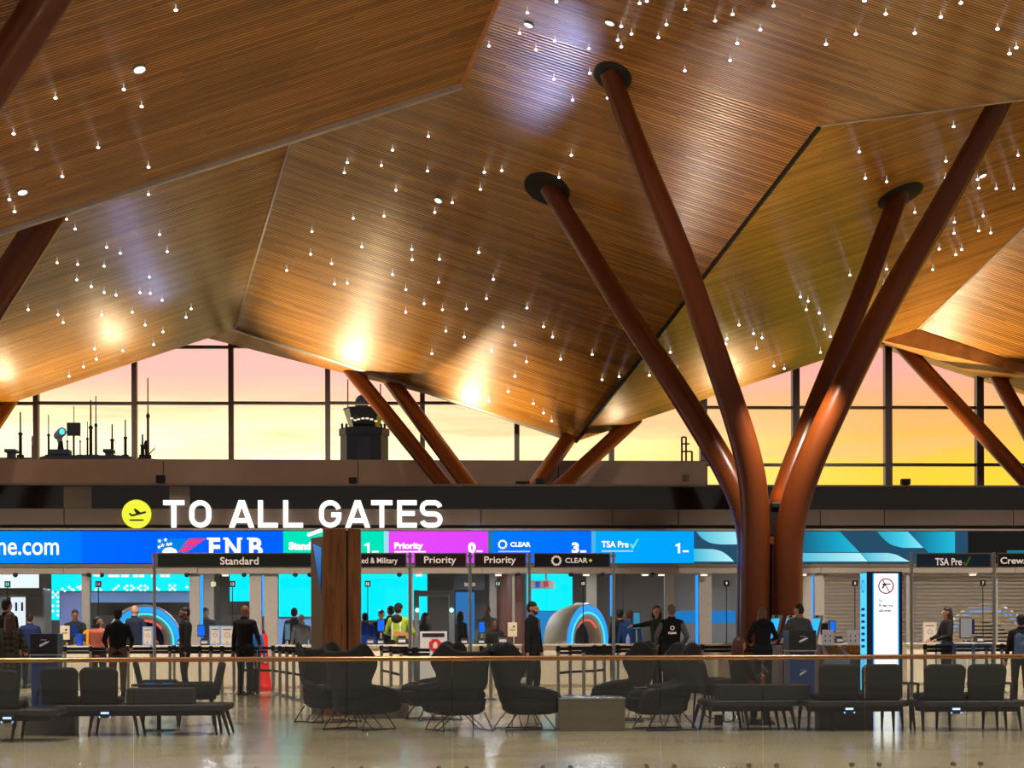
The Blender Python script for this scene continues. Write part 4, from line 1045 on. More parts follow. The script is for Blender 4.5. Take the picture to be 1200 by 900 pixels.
    if beard:
        hb = MB(); hb.caps(HV(0, -.052, -.072), HV(0, -.056, -.088), R(.038), R(.030)); hb.caps(HV(.058, -.01, -.03), HV(.035, -.05, -.078), R(.017), R(.020)); hb.caps(HV(-.058, -.01, -.03), HV(-.035, -.05, -.078), R(.017), R(.020)); hb.caps(HV(-.022, -.093, -.040), HV(.022, -.093, -.040), R(.008), R(.008), 8)
        solidify(hb, 'beard', HAIR['dkbrown'], t, vox)
    # ---- clothing
    c = MB(); g = 1.0
    wf = .92 if female else 1.0
    c.tube([V(0, .02, 1.53), V(0, .02, 1.49), V(0, .015, 1.455), V(0, .01, 1.40), V(0, 0, 1.28), V(0, 0, 1.14), V(0, 0, 1.02), V(0, .0, .92), V(0, 0, .84)], [R(v*wf) for v in (.070, .082, .135, .185, .188, .168, .165, .178, .172)], 24, flat=.68)
    if coatlen and not seated: c.tube([V(0, 0, .95), V(0, 0, .84-coatlen)], [R(.178*wf), R(.195*wf)], 24, flat=.68)
    sl = MB() if sleeves else c
    for s, sh, el, hd in ((1, shL, elL, hL), (-1, shR, elR, hR)):
        c.caps(V(s*.06, 0, 1.42), sh, R(.074), R(.064)); sl.caps(sh, el, R(.062), R(.052)); sl.caps(el, hd-(hd-el).normalized()*R(.01), R(.051), R(.038))
    solidify(c, 'jacket' if not vest else 'vest', fab(coat, plaid), t, vox)
    if sleeves: solidify(sl, 'sleeves', fab(sleeves), t, vox)
    tr = MB(); tr.caps(V(-.07, 0, .93), V(.07, 0, .93), R(.122), R(.122))
    for hp, kn, an in ((hipL, kneeL, ankL), (hipR, kneeR, ankR)):
        tr.caps(hp, kn, R(.100), R(.070)); tr.caps(kn, an+Vector((0, 0, .03)), R(.069), R(.054))
    solidify(tr, 'trousers', fab(legs), t, vox)
    for an in (ankL, ankR):
        s_ = MB(); s_.caps(an+Vector((0, .02, -.02)), an+Vector((0, -.15*k, -.045)), R(.050), R(.038)); s_.b2(an.x-.045, an.x+.045, an.y-.19*k, an.y+.07*k, 0, .03)
        solidify(s_, 'shoe', BLACK, t, vox)
    if extra: extra(t, V, HV, R, dict(hL=hL, hR=hR, hc=hc))
    return t, V
def collar(col, pole=False):
    def f(t, V, HV, R, q):
        b = MB(); b.tube([V(.075*math.cos(a), .012+.07*math.sin(a), 1.50) for a in [2*PI*i/14 for i in range(14)]], R(.016), 8, closed=True); b.build('collar', fab(col), t, smooth=True)
    return f
def shirtfront(t, V, HV, R, q):
    MB().add([V(-.035, -.128, 1.45), V(.035, -.128, 1.45), V(.008, -.136, 1.22), V(-.008, -.136, 1.22)], [(0, 1, 2, 3)]).build('shirt_front', fab((190, 186, 182)), t, solid=.006)
    MB().add([V(-.012, -.136, 1.44), V(.012, -.136, 1.44), V(.009, -.143, 1.2), V(-.009, -.143, 1.2)], [(0, 1, 2, 3)]).build('tie', fab((40, 42, 60)), t, solid=.006)
def backpack(col):
    def f(t, V, HV, R, q):
        b = MB(); b.caps(V(-.07, .17, 1.32), V(-.07, .18, 1.0), R(.09), R(.10)); b.caps(V(.07, .17, 1.32), V(.07, .18, 1.0), R(.09), R(.10)); b.caps(V(0, .24, 1.02), V(0, .24, 1.15), R(.08), R(.08)); solidify(b, 'backpack', fab(col), t, .012)
        for s in (-1, 1):
            b = MB(); b.tube([V(s*.1, .12, 1.42), V(s*.11, -.02, 1.47), V(s*.12, -.13, 1.36), V(s*.13, -.1, 1.1), V(s*.12, .08, .98)], R(.018), 8, flat=.5); b.build('strap', fab(tuple(int(v*.7) for v in col)), t, smooth=True)
    return f
def hood(t, V, HV, R, q):
    b = MB(); b.ell(V(0, .11, 1.44), (R(.13), R(.08), R(.09)), 14, 10); solidify(b, 'hood', fab((18, 18, 20)), t, .012)
def beanie(t, V, HV, R, q):
    b = MB(); b.ell(HV(0, .01, .045), (R(.094), R(.108), R(.10)), 18, 12, zlo=-.2); solidify(b, 'knitted_hat', fab((20, 20, 24)), t, .011); hood(t, V, HV, R, q)
def hivis(t, V, HV, R, q):
    for s in (-1, 1):
        b = MB(); b.tube([V(s*.09, .135, 1.0), V(s*.09, .135, 1.3), V(s*.09, .06, 1.48)], R(.02), 8, flat=.4); b.build('reflective_strip', fab((200, 200, 200)), t)
HD = dict
GP = 'travellers and staff at the checkpoint'
desk = dict(handL=(.20, -.36, 1.03), handR=(-.20, -.36, 1.03))
person(12, 716, 28.5, 175, 'woman with long brown hair in a dark checked flannel shirt at the left edge', coat=(48, 44, 36), hair='brown', hairstyle='long', female=True, plaid=True, coatlen=.12, handL=(.2, -.25, 1.05), handR=(-.2, -.25, 1.05))
person(8, 701, 34.5, 150, 'person in dark clothes standing behind the flannel-shirted woman at the left edge', coat=(34, 32, 34), hair='black', **{})
person(35, 717.5, 38.2+1.4, 200, 'officer in navy uniform beside the grey body scanner arch at far left', coat=(20, 44, 92), legs=(18, 22, 40), hair='dkbrown', skin='l', handR=(-.18, -.3, 1.05))
person(88, 713.5, 40.2, 10, 'officer in black uniform facing the hall behind the left counter', coat=(26, 28, 38), hair='black', skin='m', **desk)
person(115, 721, 36.3, 170, 'woman with curly dark hair in a coral top at the left counter', coat=(206, 112, 92), legs=(40, 44, 60), hair='black', hairstyle='curly', female=True, turn=-50, **desk)
person(138, 714.5, 34.6, 185, 'person in a black hooded puffer jacket and knitted hat, back turned, at the left counter', coat=(16, 16, 18), legs=(112, 84, 62), hair='black', extra=beanie, h=1.76, handL=(.24, -.28, 1.0), handR=(-.24, -.28, 1.0))
person(158, 708, 39.8, 150, 'balding officer in a navy shirt in front of the lit scanner ring on the left', coat=(24, 34, 60), hair='grey', hairstyle='bald', handR=(-.3, -.3, 1.0), handL=(.25, -.3, 1.05))
person(217, 710.5, 35.8, -70, 'bearded man in a black suit in profile left of the framed notices', coat=(20, 20, 24), hair='black', skin='m', beard=True)
person(287, 708.5, 35.2, 160, 'shaven-headed man in a dark suit standing at the belt barrier beside the red cone', coat=(22, 22, 26), legs=(24, 24, 28), skin='m', hair=None, handR=(-.22, -.2, 1.0))
person(297, 729, 37.0, 180, 'person in a bright blue jacket half hidden behind the shaven-headed man', coat=(20, 110, 190), hair='black', h=1.5)
person(345, 712, 43.2, 170, 'person with dark hair behind the storefront glass left of the timber pillar', coat=(60, 70, 90), hair='black')
person(353, 719, 42.3, 20, 'bald person in a grey top behind the storefront glass left of the timber pillar', coat=(120, 112, 112), hair='grey', hairstyle='bald')
person(241, 711, 43.4, 0, 'person in a grey top seen through the storefront glass behind the framed notices', coat=(120, 116, 118), hair='grey')
person(428, 718, 42.6, 175, 'person in a bright blue jacket behind the glass just right of the timber pillar', coat=(16, 70, 190), hair='black')
person(447, 714.5, 44.4, 20, 'person with black hair standing left of the worker in the hi-vis vest', coat=(40, 40, 60), hair='black')
person(457.5, 710, 42.8, 150, 'man with short dark hair looking down beside the hi-vis worker', coat=(44, 42, 62), hair='dkbrown', turn=40)
person(467, 707.5, 40.2, 160, 'worker in a yellow-green hi-vis vest and knitted hat behind the counter', coat=(160, 190, 40), sleeves=(150, 170, 50), vest=1, hair='black', extra=lambda *a: (beanie(*a), hivis(*a)), handL=(.25, -.3, 1.1), handR=(-.25, -.3, 1.1))
person(498.5, 718, 42.8, 60, 'person with reddish hair and black top seen through the grey security arch', coat=(20, 18, 20), hair='auburn', hairstyle='bob')
person(540, 716, 43.6, 120, 'person in black with dark hair between the security arch and flag 11', coat=(18, 18, 20), hair='black', hairstyle='bob')
person(571, 709.5, 42.6, 190, 'bald man in a grey-green T-shirt behind the counter at flag 11', coat=(120, 126, 112), sleeves=(120, 126, 112), skin='m', hair=None)
person(580, 722, 40.0, 180, 'person with dark auburn hair seated low behind the counter monitor at flag 11', coat=(24, 22, 22), hair='auburn', hairstyle='bob', h=1.55)
person(624, 705.5, 32.1, 62, 'bearded man in a dark suit and tie standing right of the middle counter', coat=(24, 25, 30), legs=(24, 26, 32), hair='dkbrown', beard=True, extra=shirtfront)
person(727, 715, 40.6, 160, 'officer in black uniform beside the lit ring scanner under flag 10', coat=(18, 20, 32), hair='black')
person(738, 716, 40.2, 170, 'officer in a blue shirt leaning towards the counter right of the CLEAR+ sign post', coat=(20, 66, 120), hair='auburn', skin='m')
person(770, 710.5, 36.0, -60, 'woman in a dark green coat with bobbed hair reaching one arm to the left', coat=(20, 44, 32), hair='dkbrown', hairstyle='bob', female=True, handR=(-.10, -.56, 1.34), handL=(.22, -.2, 1.0), coatlen=.2, turn=40)
vt, VV = person(787, 709.5, 34.4, 178, 'man in a black staff vest with grey sleeves, his back to the camera', coat=(16, 17, 20), sleeves=(112, 114, 116), vest=1, hair='grey', hairstyle='short', handR=(-.26, -.2, 1.0), handL=(.26, -.22, 1.0))
person(894, 712.5, 34.4, 170, 'woman with long dark blond hair in a black puffer coat at the self-service kiosk', coat=(14, 14, 16), hair='blond', hairstyle='long', female=True, coatlen=.2, turn=-30, extra=hood, handR=(-.2, -.34, 1.1), handL=(.24, -.25, 1.05))
person(936, 709, 34.4, 190, 'man in a grey jumper with a yellow collar at the self-service kiosks', coat=(96, 92, 88), hair='dkbrown', extra=collar((210, 150, 30)), handL=(.22, -.34, 1.12), handR=(-.24, -.25, 1.05), turn=25)
person(1110, 713, 37.4, -80, 'woman with long dark hair in a black coat in profile at the right desk', coat=(26, 22, 20), hair='dkbrown', hairstyle='long', female=True, coatlen=.15, handR=(-.16, -.32, 1.06), handL=(.16, -.32, 1.06))
person(1196, 730, 29.8, 172, 'person in black carrying a grey-blue backpack at the right edge', coat=(20, 20, 24), hair='black', extra=backpack((92, 116, 150)), h=1.56)
# seated woman with a phone
def phone(t, V, HV, R, q):
    pass
person(866, 748, 23.6, 120, 'woman with long auburn hair seated on the middle bench looking at a phone', coat=(30, 26, 26), legs=(24, 24, 28), hair='auburn', hairstyle='long', female=True, pose='sit', h=1.62, handL=(.10, -.36, .72), handR=(-.06, -.36, .74), turn=0)
# ================================================================== CHECKPOINT
def tl(s, parent, cx, cz, w_, h_, y, m, bold=.02, name='lettering', label=None, depth=.004):
    vs, fs = text_mesh(s, bold); xs = [v.x for v in vs]; ys = [v.y for v in vs]; x0, x1, y0, y1 = min(xs), max(xs), min(ys), max(ys)
    mb = MB(); mb.add([((v.x-x0)/(x1-x0)*w_+cx-w_/2, y-depth*(v.z+.5), (v.y-y0)/(y1-y0)*h_+cz-h_/2) for v in vs], fs)
    return mb.build(name, m, parent, label=label, fixn=False)
def at(px, Y): return GX(px, Y)
# ---- cyan video screens inside
CY = emis('cyan_screen', (.0, .86, 1.0), 1.25); CYW = emis('white_screen_pattern', (1, 1, 1), 1.25); LB = emis('cyan_haze_screen', (.25, .9, 1.0), 1.2)
YV = 48.0
def vscreen(a, b, t_, bt, label, pattern=None, m=CY):
    c = W((a+b)/2, bt, YV); t = empty('video_screen', c, label, 'screen', None)
    mb = MB(); rect(mb, a, b, t_, bt, YV, .06); mb.v = [loc_in(t, v) for v in mb.v]; mb.build('housing', BLACK, t)
    mb = MB(); rect(mb, a+.3, b-.3, t_+.3, bt-.3, YV-.06, .008); mb.v = [loc_in(t, v) for v in mb.v]; mb.build('display', m, t)
    if pattern: pattern(t)
    return t
def dots(t, pts, r=1.5):
    for x, y in pts:
        c = loc_in(t, W(x, y, YV-.075)); MB().lathe([(0, -.004), (r*YV/FOC, -.004), (r*YV/FOC, .004)], c, 10, axis=AX).build('pattern_dot', CYW, t)
X4 = lambda cx, cy, s=3: [(cx-s, cy-s), (cx+s, cy-s), (cx, cy), (cx-s, cy+s), (cx+s, cy+s)]
vscreen(60, 97.5, 665, 693, 'cyan video screen with white dots left of the first storefront mullion', lambda t: dots(t, [(73, 690), (76, 692.5), (81, 688), (84, 690.5), (86.5, 693-1.5), (91, 688), (94, 690), (95, 687)]))
vscreen(55, 70, 693.5, 727, 'narrow upright cyan screen with white dots beside the grey scanner arch', lambda t: dots(t, X4(65, 697)+[(68, 705), (62, 710), (68, 710), (62, 716), (68, 716), (68, 721)]))
def patt(t):
    dots(t, [(112, 691), (118, 691), (115, 688), (133, 691), (136, 689), (139, 686.5), (146, 689), (149, 686.5), (149, 691.5), (154, 686.5), (157, 689), (154, 691.5), (162, 689), (165, 686.5), (165, 691.5), (170, 686.5), (173, 689), (170, 691.5), (183, 689), (186, 691), (199, 686), (205, 686), (202, 689), (199, 692-1), (205, 691), (219, 688)])
    for x0_, x1_ in ((127, 140), (142, 151), (156, 162), (163, 169), (177, 181), (188, 193), (194, 199)):
        mb = MB(); rect(mb, x0_, x1_, 673.3, 676.3, YV-.07, .006); mb.v = [loc_in(t, v) for v in mb.v]; mb.build('cropped_text_line', CYW, t)
vscreen(107, 223, 665, 693, 'wide cyan video screen with white dot pattern behind the left counter', patt)
vscreen(269, 293.5, 665, 705, 'cyan video screen above the grey partition behind flag 13')
vscreen(326.5, 372, 665, 723, 'cyan video screen behind the glass left of the timber pillar')
vscreen(415, 501, 665, 727, 'largest cyan video screen, right of the timber pillar behind the hi-vis worker')
vscreen(613.5, 671, 665, 716, 'cyan video screen above the ring scanner, with a grey fan unit in front')
vscreen(-10, 46, 665, 690, 'bright white advertising screen behind the grey scanner arch', None, emis('white_screen', (.9, .98, 1), 1.2))
BLUEW = mat('reflected_blue_wall', L(120, 160, 220), .6); DBL = mat('blue_lit_board', L(30, 70, 170), .5)  # blue of light reflected onto the walls, put into their colour
for nm, a, b, t_, bt, Y, m in (('wall_reflected_blue', 107, 223, 693.5, 706, 48.1, BLUEW), ('wall_reflected_violet', 70.5, 97, 694, 735, 48.1, mat('reflected_violet_wall', L(130, 140, 200), .6)), ('wall_blue_low', 613, 671, 716.5, 757, 48.1, emis('blue_lit_display', (.02, .30, .75), .9)), ('wall_reflected_band', 325, 372, 723.5, 757, 48.1, BLUEW), ('wall_blue_doorway', 534, 556, 694, 757, 49.0, emis('blue_doorway_glow', (.03, .22, .6), .9)), ('wall_blue_low_right', 790, 862, 716, 730, 48.1, emis('blue_lit_strip', (.02, .25, .7), .9))):  # the pale violet is likewise reflected light put into the colour
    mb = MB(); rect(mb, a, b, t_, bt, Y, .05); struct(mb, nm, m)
mb = MB(); rect(mb, 531, 568, 662, 691, 47.6, .08); t = tag(mb.build('fascia_sign', BLACK), 'black fascia board with small white lettering behind flag 11', 'sign')
text('terrace', 544, 557, 682, 687, 47.5, emis('sign_letter_light', (.8, .62, .5), .9), t, bold=.02, depth=.006)
# grey fan / camera unit in front of the cyan screen
c = W(640, 689, 46.5)
t = empty('wall_unit', c, 'grey equipment box hanging in front of the cyan screen right of the Priority signs', 'equipment')
MB().b2(-.42, .22, -.12, .12, -.02, .20).build('casing', mat('unit_grey', L(150, 140, 140), .5), t, bevel=.015); MB().b2(-.30, -.18, -.13, -.12, .01, .17).build('panel', DBL, t); MB().b2(-.08, .05, -.13, -.12, .03, .17).build('red_panel', mat('red_paint', L(170, 40, 40), .5), t, label='red panel'); MB().b2(-.03, .03, -.03, .03, .2, z672+.4-c.z).build('hanger', MUL, t)

# ---- big ring scanners
RWH = mat('scanner_white', L(236, 214, 192), .55); RBL = emis('scanner_blue_ring', (.02, .32, 1.0), 1.5); RCY = emis('scanner_cyan_ring', (.05, .75, 1.0), 1.5); RRD = emis('scanner_red_ring', (1, .15, .12), 1.0)
def ring(px, py, Y, r, rz, label, dark=False):
    c = W(px, py, Y); t = empty('ring_scanner', (c.x, c.y, 0), label, 'scanner', 'large ring-shaped bag scanners', rz=deg(rz)); z = c.z
    A = AX
    k = r
    MB().lathe([(.60*k, -.50), (.66*k, .04), (.74*k, .07), (.97*k, .05), (1.0*k, -.02), (1.0*k, -.22), (.82*k, -.75), (.60*k, -.85)], (0, 0, z), 64, axis=A).build('housing', RWH, t, smooth='auto')
    if not dark:
        MB().lathe([(.80*k, .066), (.80*k, .076), (.93*k, .072), (.94*k, .055)], (0, 0, z), 64, axis=A).build('light_ring', RBL, t, smooth=True)
        MB().lathe([(.72*k, .05), (.725*k, .082), (.765*k, .085), (.78*k, .06)], (0, 0, z), 64, axis=A).build('light_ring', RCY, t, smooth=True)
    else:
        for q in range(14):
            a = deg(20+q*10.5); MB().box((.86*k*math.cos(a), -.075, z+.86*k*math.sin(a)), (.11*k, .02, .07*k), Matrix.Rotation(-a+PI/2, 3, 'Y')).build('light_segment', RBL, t)
    MB().lathe([(.56*k, -.3), (.57*k, .0), (.60*k, .05), (.70*k, .06), (.71*k, .04)], (0, 0, z), 64, axis=A).build('inner_ring', RWH, t, smooth=True)
    if not dark:
        MB().lathe([(.585*k, -.3), (.585*k, -.06), (.575*k, -.06), (.575*k, -.3)], (0, 0, z), 64, axis=A).build('inner_glow', RBL, t, smooth=True)
        mb = MB(); mb.tube([(.56*k*math.cos(deg(q)), -.02, z+.56*k*math.sin(deg(q))) for q in range(40, 141, 10)], .028, 8); mb.build('red_arc', RRD, t, smooth=True)
    MB().lathe([(0, -.32), (.6*k, -.32)], (0, 0, z), 48, axis=A).build('tunnel_back', mat('tunnel_dark', L(30, 34, 60), .5), t)
    MB().b2(-.8*k, .8*k, -.12, .8, 0, max(.1, z-.62*k)).build('plinth', RWH, t, bevel=.02)
    return t
ring(170, 752, 43.6, .94, 18, 'glowing blue ring scanner behind the left counter')
ring(687, 752, 43.6, 1.0, 50, 'glowing blue ring scanner behind the middle counter under flag 10')
ring(1157, 757, 43.8, 1.12, -15, 'ring scanner glimpsed through the shutter on the right', dark=True)

# ---- security arches
ARC = mat('arch_grey', L(148, 140, 140), .45)
def box_px(name, a, b, t_, bt, Y, th, m, parent, bevel=.01, label=None):
    mb = MB(); rect(mb, a, b, t_, bt, Y, th); mb.v = [loc_in(parent, v) for v in mb.v]; return mb.build(name, m, parent, bevel=bevel, label=label)
Ya = 42.4
t = empty('metal_detector', (at(508, Ya), Ya, 0), 'grey walk-through metal detector with two green lamps between flags 12 and 11', 'metal detector')
fl_ = HY+CH*FOC/Ya
box_px('post', 485, 491, 692, fl_, Ya, .5, ARC, t); box_px('post', 526, 532, 692, fl_, Ya, .5, ARC, t); box_px('header', 488, 529, 692.5, 699, Ya+.02, .46, ARC, t)
for px in (489, 529): c = loc_in(t, W(px, 715, Ya-.52)); MB().ell(c, (.045, .02, .05), 12, 8).build('green_lamp', emis('green_lamp', (.3, 1, .7), 5), t, smooth=True)
Yb = 41.0-1.0
t = empty('barrier_panel', (at(509, Yb), Yb, 0), 'white barrier panel with a red octagonal stop emblem in front of the metal detector', 'barrier')
fl_ = HY+CH*FOC/Yb
box_px('panel', 492, 524, 740, fl_-2, Yb, .05, mat('panel_white', L(190, 186, 190), .5), t); box_px('notice_strip', 495, 521, 742, 746.5, Yb-.05, .01, BLACK, t)
c = loc_in(t, W(510, 756, Yb-.065)); mb = MB(); rr = .155; mb.prism([(c.x+rr*math.cos(PI/8+k*PI/4), c.z+rr*math.sin(PI/8+k*PI/4)) for k in range(8)], c.y, c.y+.012); mb.build('stop_emblem', mat('red_sign', L(190, 30, 30), .4), t)
mb = MB(); mb.prism([(c.x-.05, c.z-.07), (c.x-.05, c.z+.02), (c.x-.02, c.z+.07), (c.x+.02, c.z+.08), (c.x+.05, c.z+.03), (c.x+.05, c.z-.07)], c.y-.006, c.y); mb.build('hand_mark', mat('panel_white', L(190, 186, 190), .5), t)
Ya = 43.0
t = empty('body_scanner', (at(30, Ya), Ya, 0), 'large rounded grey body scanner arch at the far left', 'scanner')
fl_ = HY+CH*FOC/Ya
box_px('side_column', 39, 61, 693, fl_, Ya, .9, ARC, t, .05); box_px('side_column', -12, 8, 693, fl_, Ya, .9, ARC, t, .05); box_px('canopy', -12, 61, 690, 700, Ya-.02, .95, ARC, t, .06)
box_px('light_panel', 13, 38, 700, 748, Ya+.3, .03, emis('white_light_panel', (.92, .97, 1), 1.1), t)
for px in (19, 26): box_px('bottle_picture', px-1.2, px+1.2, 706, 716, Ya+.26, .01, DBL, t, 0)

# ---- counters
CWH = mat('counter_front', L(226, 212, 192), .5); CTOP = mat('counter_top', L(206, 196, 180), .25); YC = 38.6; ZC = GZ(755, YC)
for k, (a, b, lab) in enumerate(((72, 176, 'white security counter at the far left with the yellow number one'), (178, 288, 'white security counter carrying the framed notices left of the standing man'), (322, 372, 'white security counter just left of the timber pillar'),
        (418, 479, 'white security counter just right of the timber pillar with monitor and printer'), (536, 612, 'white security counter under flag 11'), (618, 716, 'white security counter in front of the middle ring scanner'), (720, 862, 'white security counter behind the man in the black vest'),
        (958, 1006, 'white counter with paper notices left of the no-firearms pylon'), (1062, 1163, 'white counter where the woman in black sits in profile'), (1166, 1240, 'white counter at the right edge under flag 7'))):
    xa, xb = at(a, YC), at(b, YC)
    t = empty('security_counter', ((xa+xb)/2, YC, 0), lab, 'counter', 'white security counters'); hw = (xb-xa)/2
    MB().b2(-hw+.02, hw-.02, .03, .55, .09, ZC-.04).build('body', CWH, t, bevel=.006)
    MB().b2(-hw+.05, hw-.05, .07, .52, 0, .09).build('toe_kick', mat('toe_kick', L(236, 226, 208), .4), t)
    MB().b2(-hw, hw, -.03, .62, ZC-.04, ZC).build('worktop', CTOP, t, bevel=.008)
    n = max(1, int((xb-xa)/.95))
    for j in range(1, n): MB().b2(-hw+j*2*hw/n-.006, -hw+j*2*hw/n+.006, .022, .032, .1, ZC-.05).build('panel_joint', DARKGAP, t)
# ---- stanchions with belts
SST = mat('stanchion_steel', L(176, 172, 166), .3, metal=.7); BELT = mat('black_belt', L(16, 16, 17), .8)
stp = None
def stanchion(px, fy, lab, grp, nxt=None, low=False, h=.99):
    global stp
    Y = CH*FOC/(fy-HY); p = P(px, HY, Y)
    if stp is None:
        stp = empty('belt_stanchion', (0, 0, 0), '', 'stanchion')
        MB().lathe([(0, 0), (.11, 0), (.11, .012), (.05, .035), (0, .04)], n=24).build('base', SST, stp, smooth='auto')
        MB().lathe([(.033, .03), (.033, .90)], n=16).build('pole', SST, stp, smooth=True)
        MB().lathe([(0, .90), (.042, .90), (.042, 1.0), (.03, 1.015), (0, 1.015)], n=16).build('belt_head', BLACK, stp, smooth='auto')
        o = stp
    else: o = copy_tree(stp)
    o.location = (p.x, p.y, 0); tag(o, lab, 'stanchion', grp)
    if nxt:
        Y2 = CH*FOC/(nxt[1]-HY); q = P(nxt[0], HY, Y2); d = Vector((q.x-p.x, q.y-p.y, 0)); n = d.normalized().cross(Vector((0, 0, 1)))*.002
        for za, zb in ([(.925, .985)] + ([(.46, .51)] if low else [(.85, .905)])):
            mb = MB(); a0, a1 = Vector((0, 0, za)), Vector((0, 0, zb)); mb.add([a0-n, a1-n, a1+n, a0+n, d+a0-n, d+a1-n, d+a1+n, d+a0+n], [(0, 1, 2, 3), (7, 6, 5, 4), (0, 4, 5, 1), (3, 2, 6, 7), (1, 5, 6, 2), (0, 3, 7, 4)])
            mb.build('belt', BELT, o)
def chain(pts, lab, grp, low=False):
    for a, b in zip(pts, pts[1:]+[None]): stanchion(a[0], a[1], lab, grp, b, low)
chain([(76, 812), (106, 812), (150, 812), (199, 812), (234, 812), (247, 812.5), (260, 813), (274, 812.5)], 'steel belt stanchion in the row before the left counters', 'stanchions before the left counters')
chain([(320, 812), (328, 814), (336, 816), (344, 818), (353, 820.5), (361, 823)], 'steel belt stanchion in the diagonal row left of the timber pillar', 'stanchions in the diagonal row', True)
stanchion(284, 811, 'steel belt stanchion right beside the shaven-headed man', None, (320, 812), True)
stanchion(204, 808.9, 'steel belt stanchion standing behind the row before the left counters', None)
chain([(447, 812), (458, 816), (470, 821)], 'steel belt stanchion between the timber pillar and the barrier panel', 'stanchions right of the timber pillar', True)
chain([(564, 816), (575, 820)], 'steel belt stanchion between two wing chairs under flag 11', 'stanchions under flag 11')
chain([(654, 818), (668, 816), (697, 814), (708, 812)], 'steel belt stanchion in front of the middle ring scanner', 'stanchions before the middle counter', True)
stanchion(684, 821, 'steel belt stanchion standing nearest in front of the middle ring scanner', None)
chain([(724, 812), (823, 813), (862, 812)], 'steel belt stanchion before the counter left of the tree column', 'stanchions left of the tree column')
chain([(1084, 814), (1118, 813), (1156, 812), (1174, 813), (1216, 813)], 'steel belt stanchion before the right counters', 'stanchions before the right counters')
# ---- numbered flags
for s, px, Y, col in (('15', 9, 38.9, (.2, 1, .75)), ('14', 115.5, 38.9, (.35, .35, .5)), ('13', 272.5, 38.9, (.6, .6, .6)), ('12', 431, 38.9, (.7, 1, .9)), ('11', 583.5, 38.9, (.5, 1, .8)), ('10', 683.5, 38.9, (.6, .6, .6)), ('9', 851.5, 38.9, (.8, .8, .8)), ('8', 1002, 38.9, (.55, .55, .55)), ('7', 1152, 38.9, (.6, .6, .6))):
    t = empty('lane_flag', (at(px, Y), Y, 0 if s == '15' else ZC), 'thin pole with a small black square flag numbered '+s, 'sign', 'numbered lane flags')
    zf = GZ(684, Y)-(0 if s == '15' else ZC)
    mb = MB(); mb.tube([(0, 0, 0), (0, 0, zf-.05)], .011, 8); mb.build('pole', BLACK, t); MB().lathe([(0, 0), (.07, 0), (.07, .012), (0, .015)], n=16).build('foot', BLACK, t)
    MB().b2(-.065, .065, -.012, .012, zf-.07, zf+.07).build('flag', BLACK, t, bevel=.003)
    tl(s, t, 0, zf, .075 if len(s) > 1 else .04, .075, -.013, emis('flag_number_%s' % s, col, 1.0), bold=.04, label='number '+s)
# ---- things on the counters
def frame_notice(px, t_, bt, wpx, Y, label, edge=(120, 160, 220), z0=None):
    c = W(px, bt, Y); c.z = z0 if z0 is not None else ZC
    w_ = wpx*Y/FOC; h_ = (bt-t_)*Y/FOC
    t = empty('framed_notice', c, label, 'notice', 'framed notices standing on the counters')
    MB().b2(-w_/2, w_/2, -.01, .01, 0, h_).build('frame', mat('frame_%d' % edge[0], L(*edge), .4), t, bevel=.003)
    MB().b2(-w_/2+.03, w_/2-.03, -.014, -.01, .03, h_-.03).build('paper', mat('notice_paper', L(206, 190, 176), .7), t)
    r = w_*.17; MB().lathe([(r*.8, -.003), (r, -.003), (r, .003), (r*.8, .003)], (0, -.016, h_*.52), 24, axis=AX).build('round_seal', mat('seal_grey', L(120, 104, 96), .6), t)
    MB().b2(-w_*.3, w_*.3, -.017, -.014, h_*.80, h_*.84).build('heading_line', BLACK, t); MB().b2(-.025, .005, -.017, -.014, h_*.14, h_*.19).build('mark', BLACK, t)
    MB().b2(-.05, .05, -.005, .09, 0, .008).build('foot', BLACK, t)
frame_notice(173, 733, 755, 12, 38.75, 'blue-edged framed notice behind the Standard sign post')
frame_notice(252, 732.5, 755, 13, 38.95, 'blue-edged framed notice, left of the pair beside the standing man')
frame_notice(266.5, 733.5, 756, 17, 38.7, 'blue-edged framed notice, right of the pair beside the standing man')
frame_notice(1089.5, 729, 754, 17, 38.75, 'grey-edged framed notice left of the seated woman in black', (170, 160, 150))
def board(px, t_, bt, wpx, Y, label, m, name='notice_board', pole=True):
    c = W(px, bt, Y); c.z = ZC; t = empty(name, c, label, 'notice'); w_ = wpx*Y/FOC; z0 = GZ(bt, Y)-ZC; z1 = GZ(t_, Y)-ZC
    MB().b2(-w_/2, w_/2, -.008, .008, max(.0, z0), z1).build('board', m, t, bevel=.03)
    MB().b2(-w_*.3, w_*.3, -.011, -.008, z0+(z1-z0)*.45, z0+(z1-z0)*.5).build('text_line', BLACK, t); MB().b2(w_*.05, w_*.25, -.011, -.008, z0+(z1-z0)*.65, z0+(z1-z0)*.78).build('mark', BLACK, t)
    if pole: mb = MB(); mb.tube([(0, 0, 0), (0, 0, max(.03, z0))], .012, 8); mb.build('stem', BLACK, t); MB().lathe([(0, 0), (.07, 0), (.07, .01), (0, .012)], n=16).build('foot', BLACK, t)
CRM = mat('cream_notice', L(222, 204, 176), .6)
board(76, 732, 748, 11, 38.8, 'small cream notice on a stem at the left end of the left counter', CRM)
board(600.5, 729.5, 746, 11, 38.8, 'small cream notice on a stem left of the bearded man in a suit', CRM)
PAPER = mat('paper_white', L(196, 196, 206), .6)
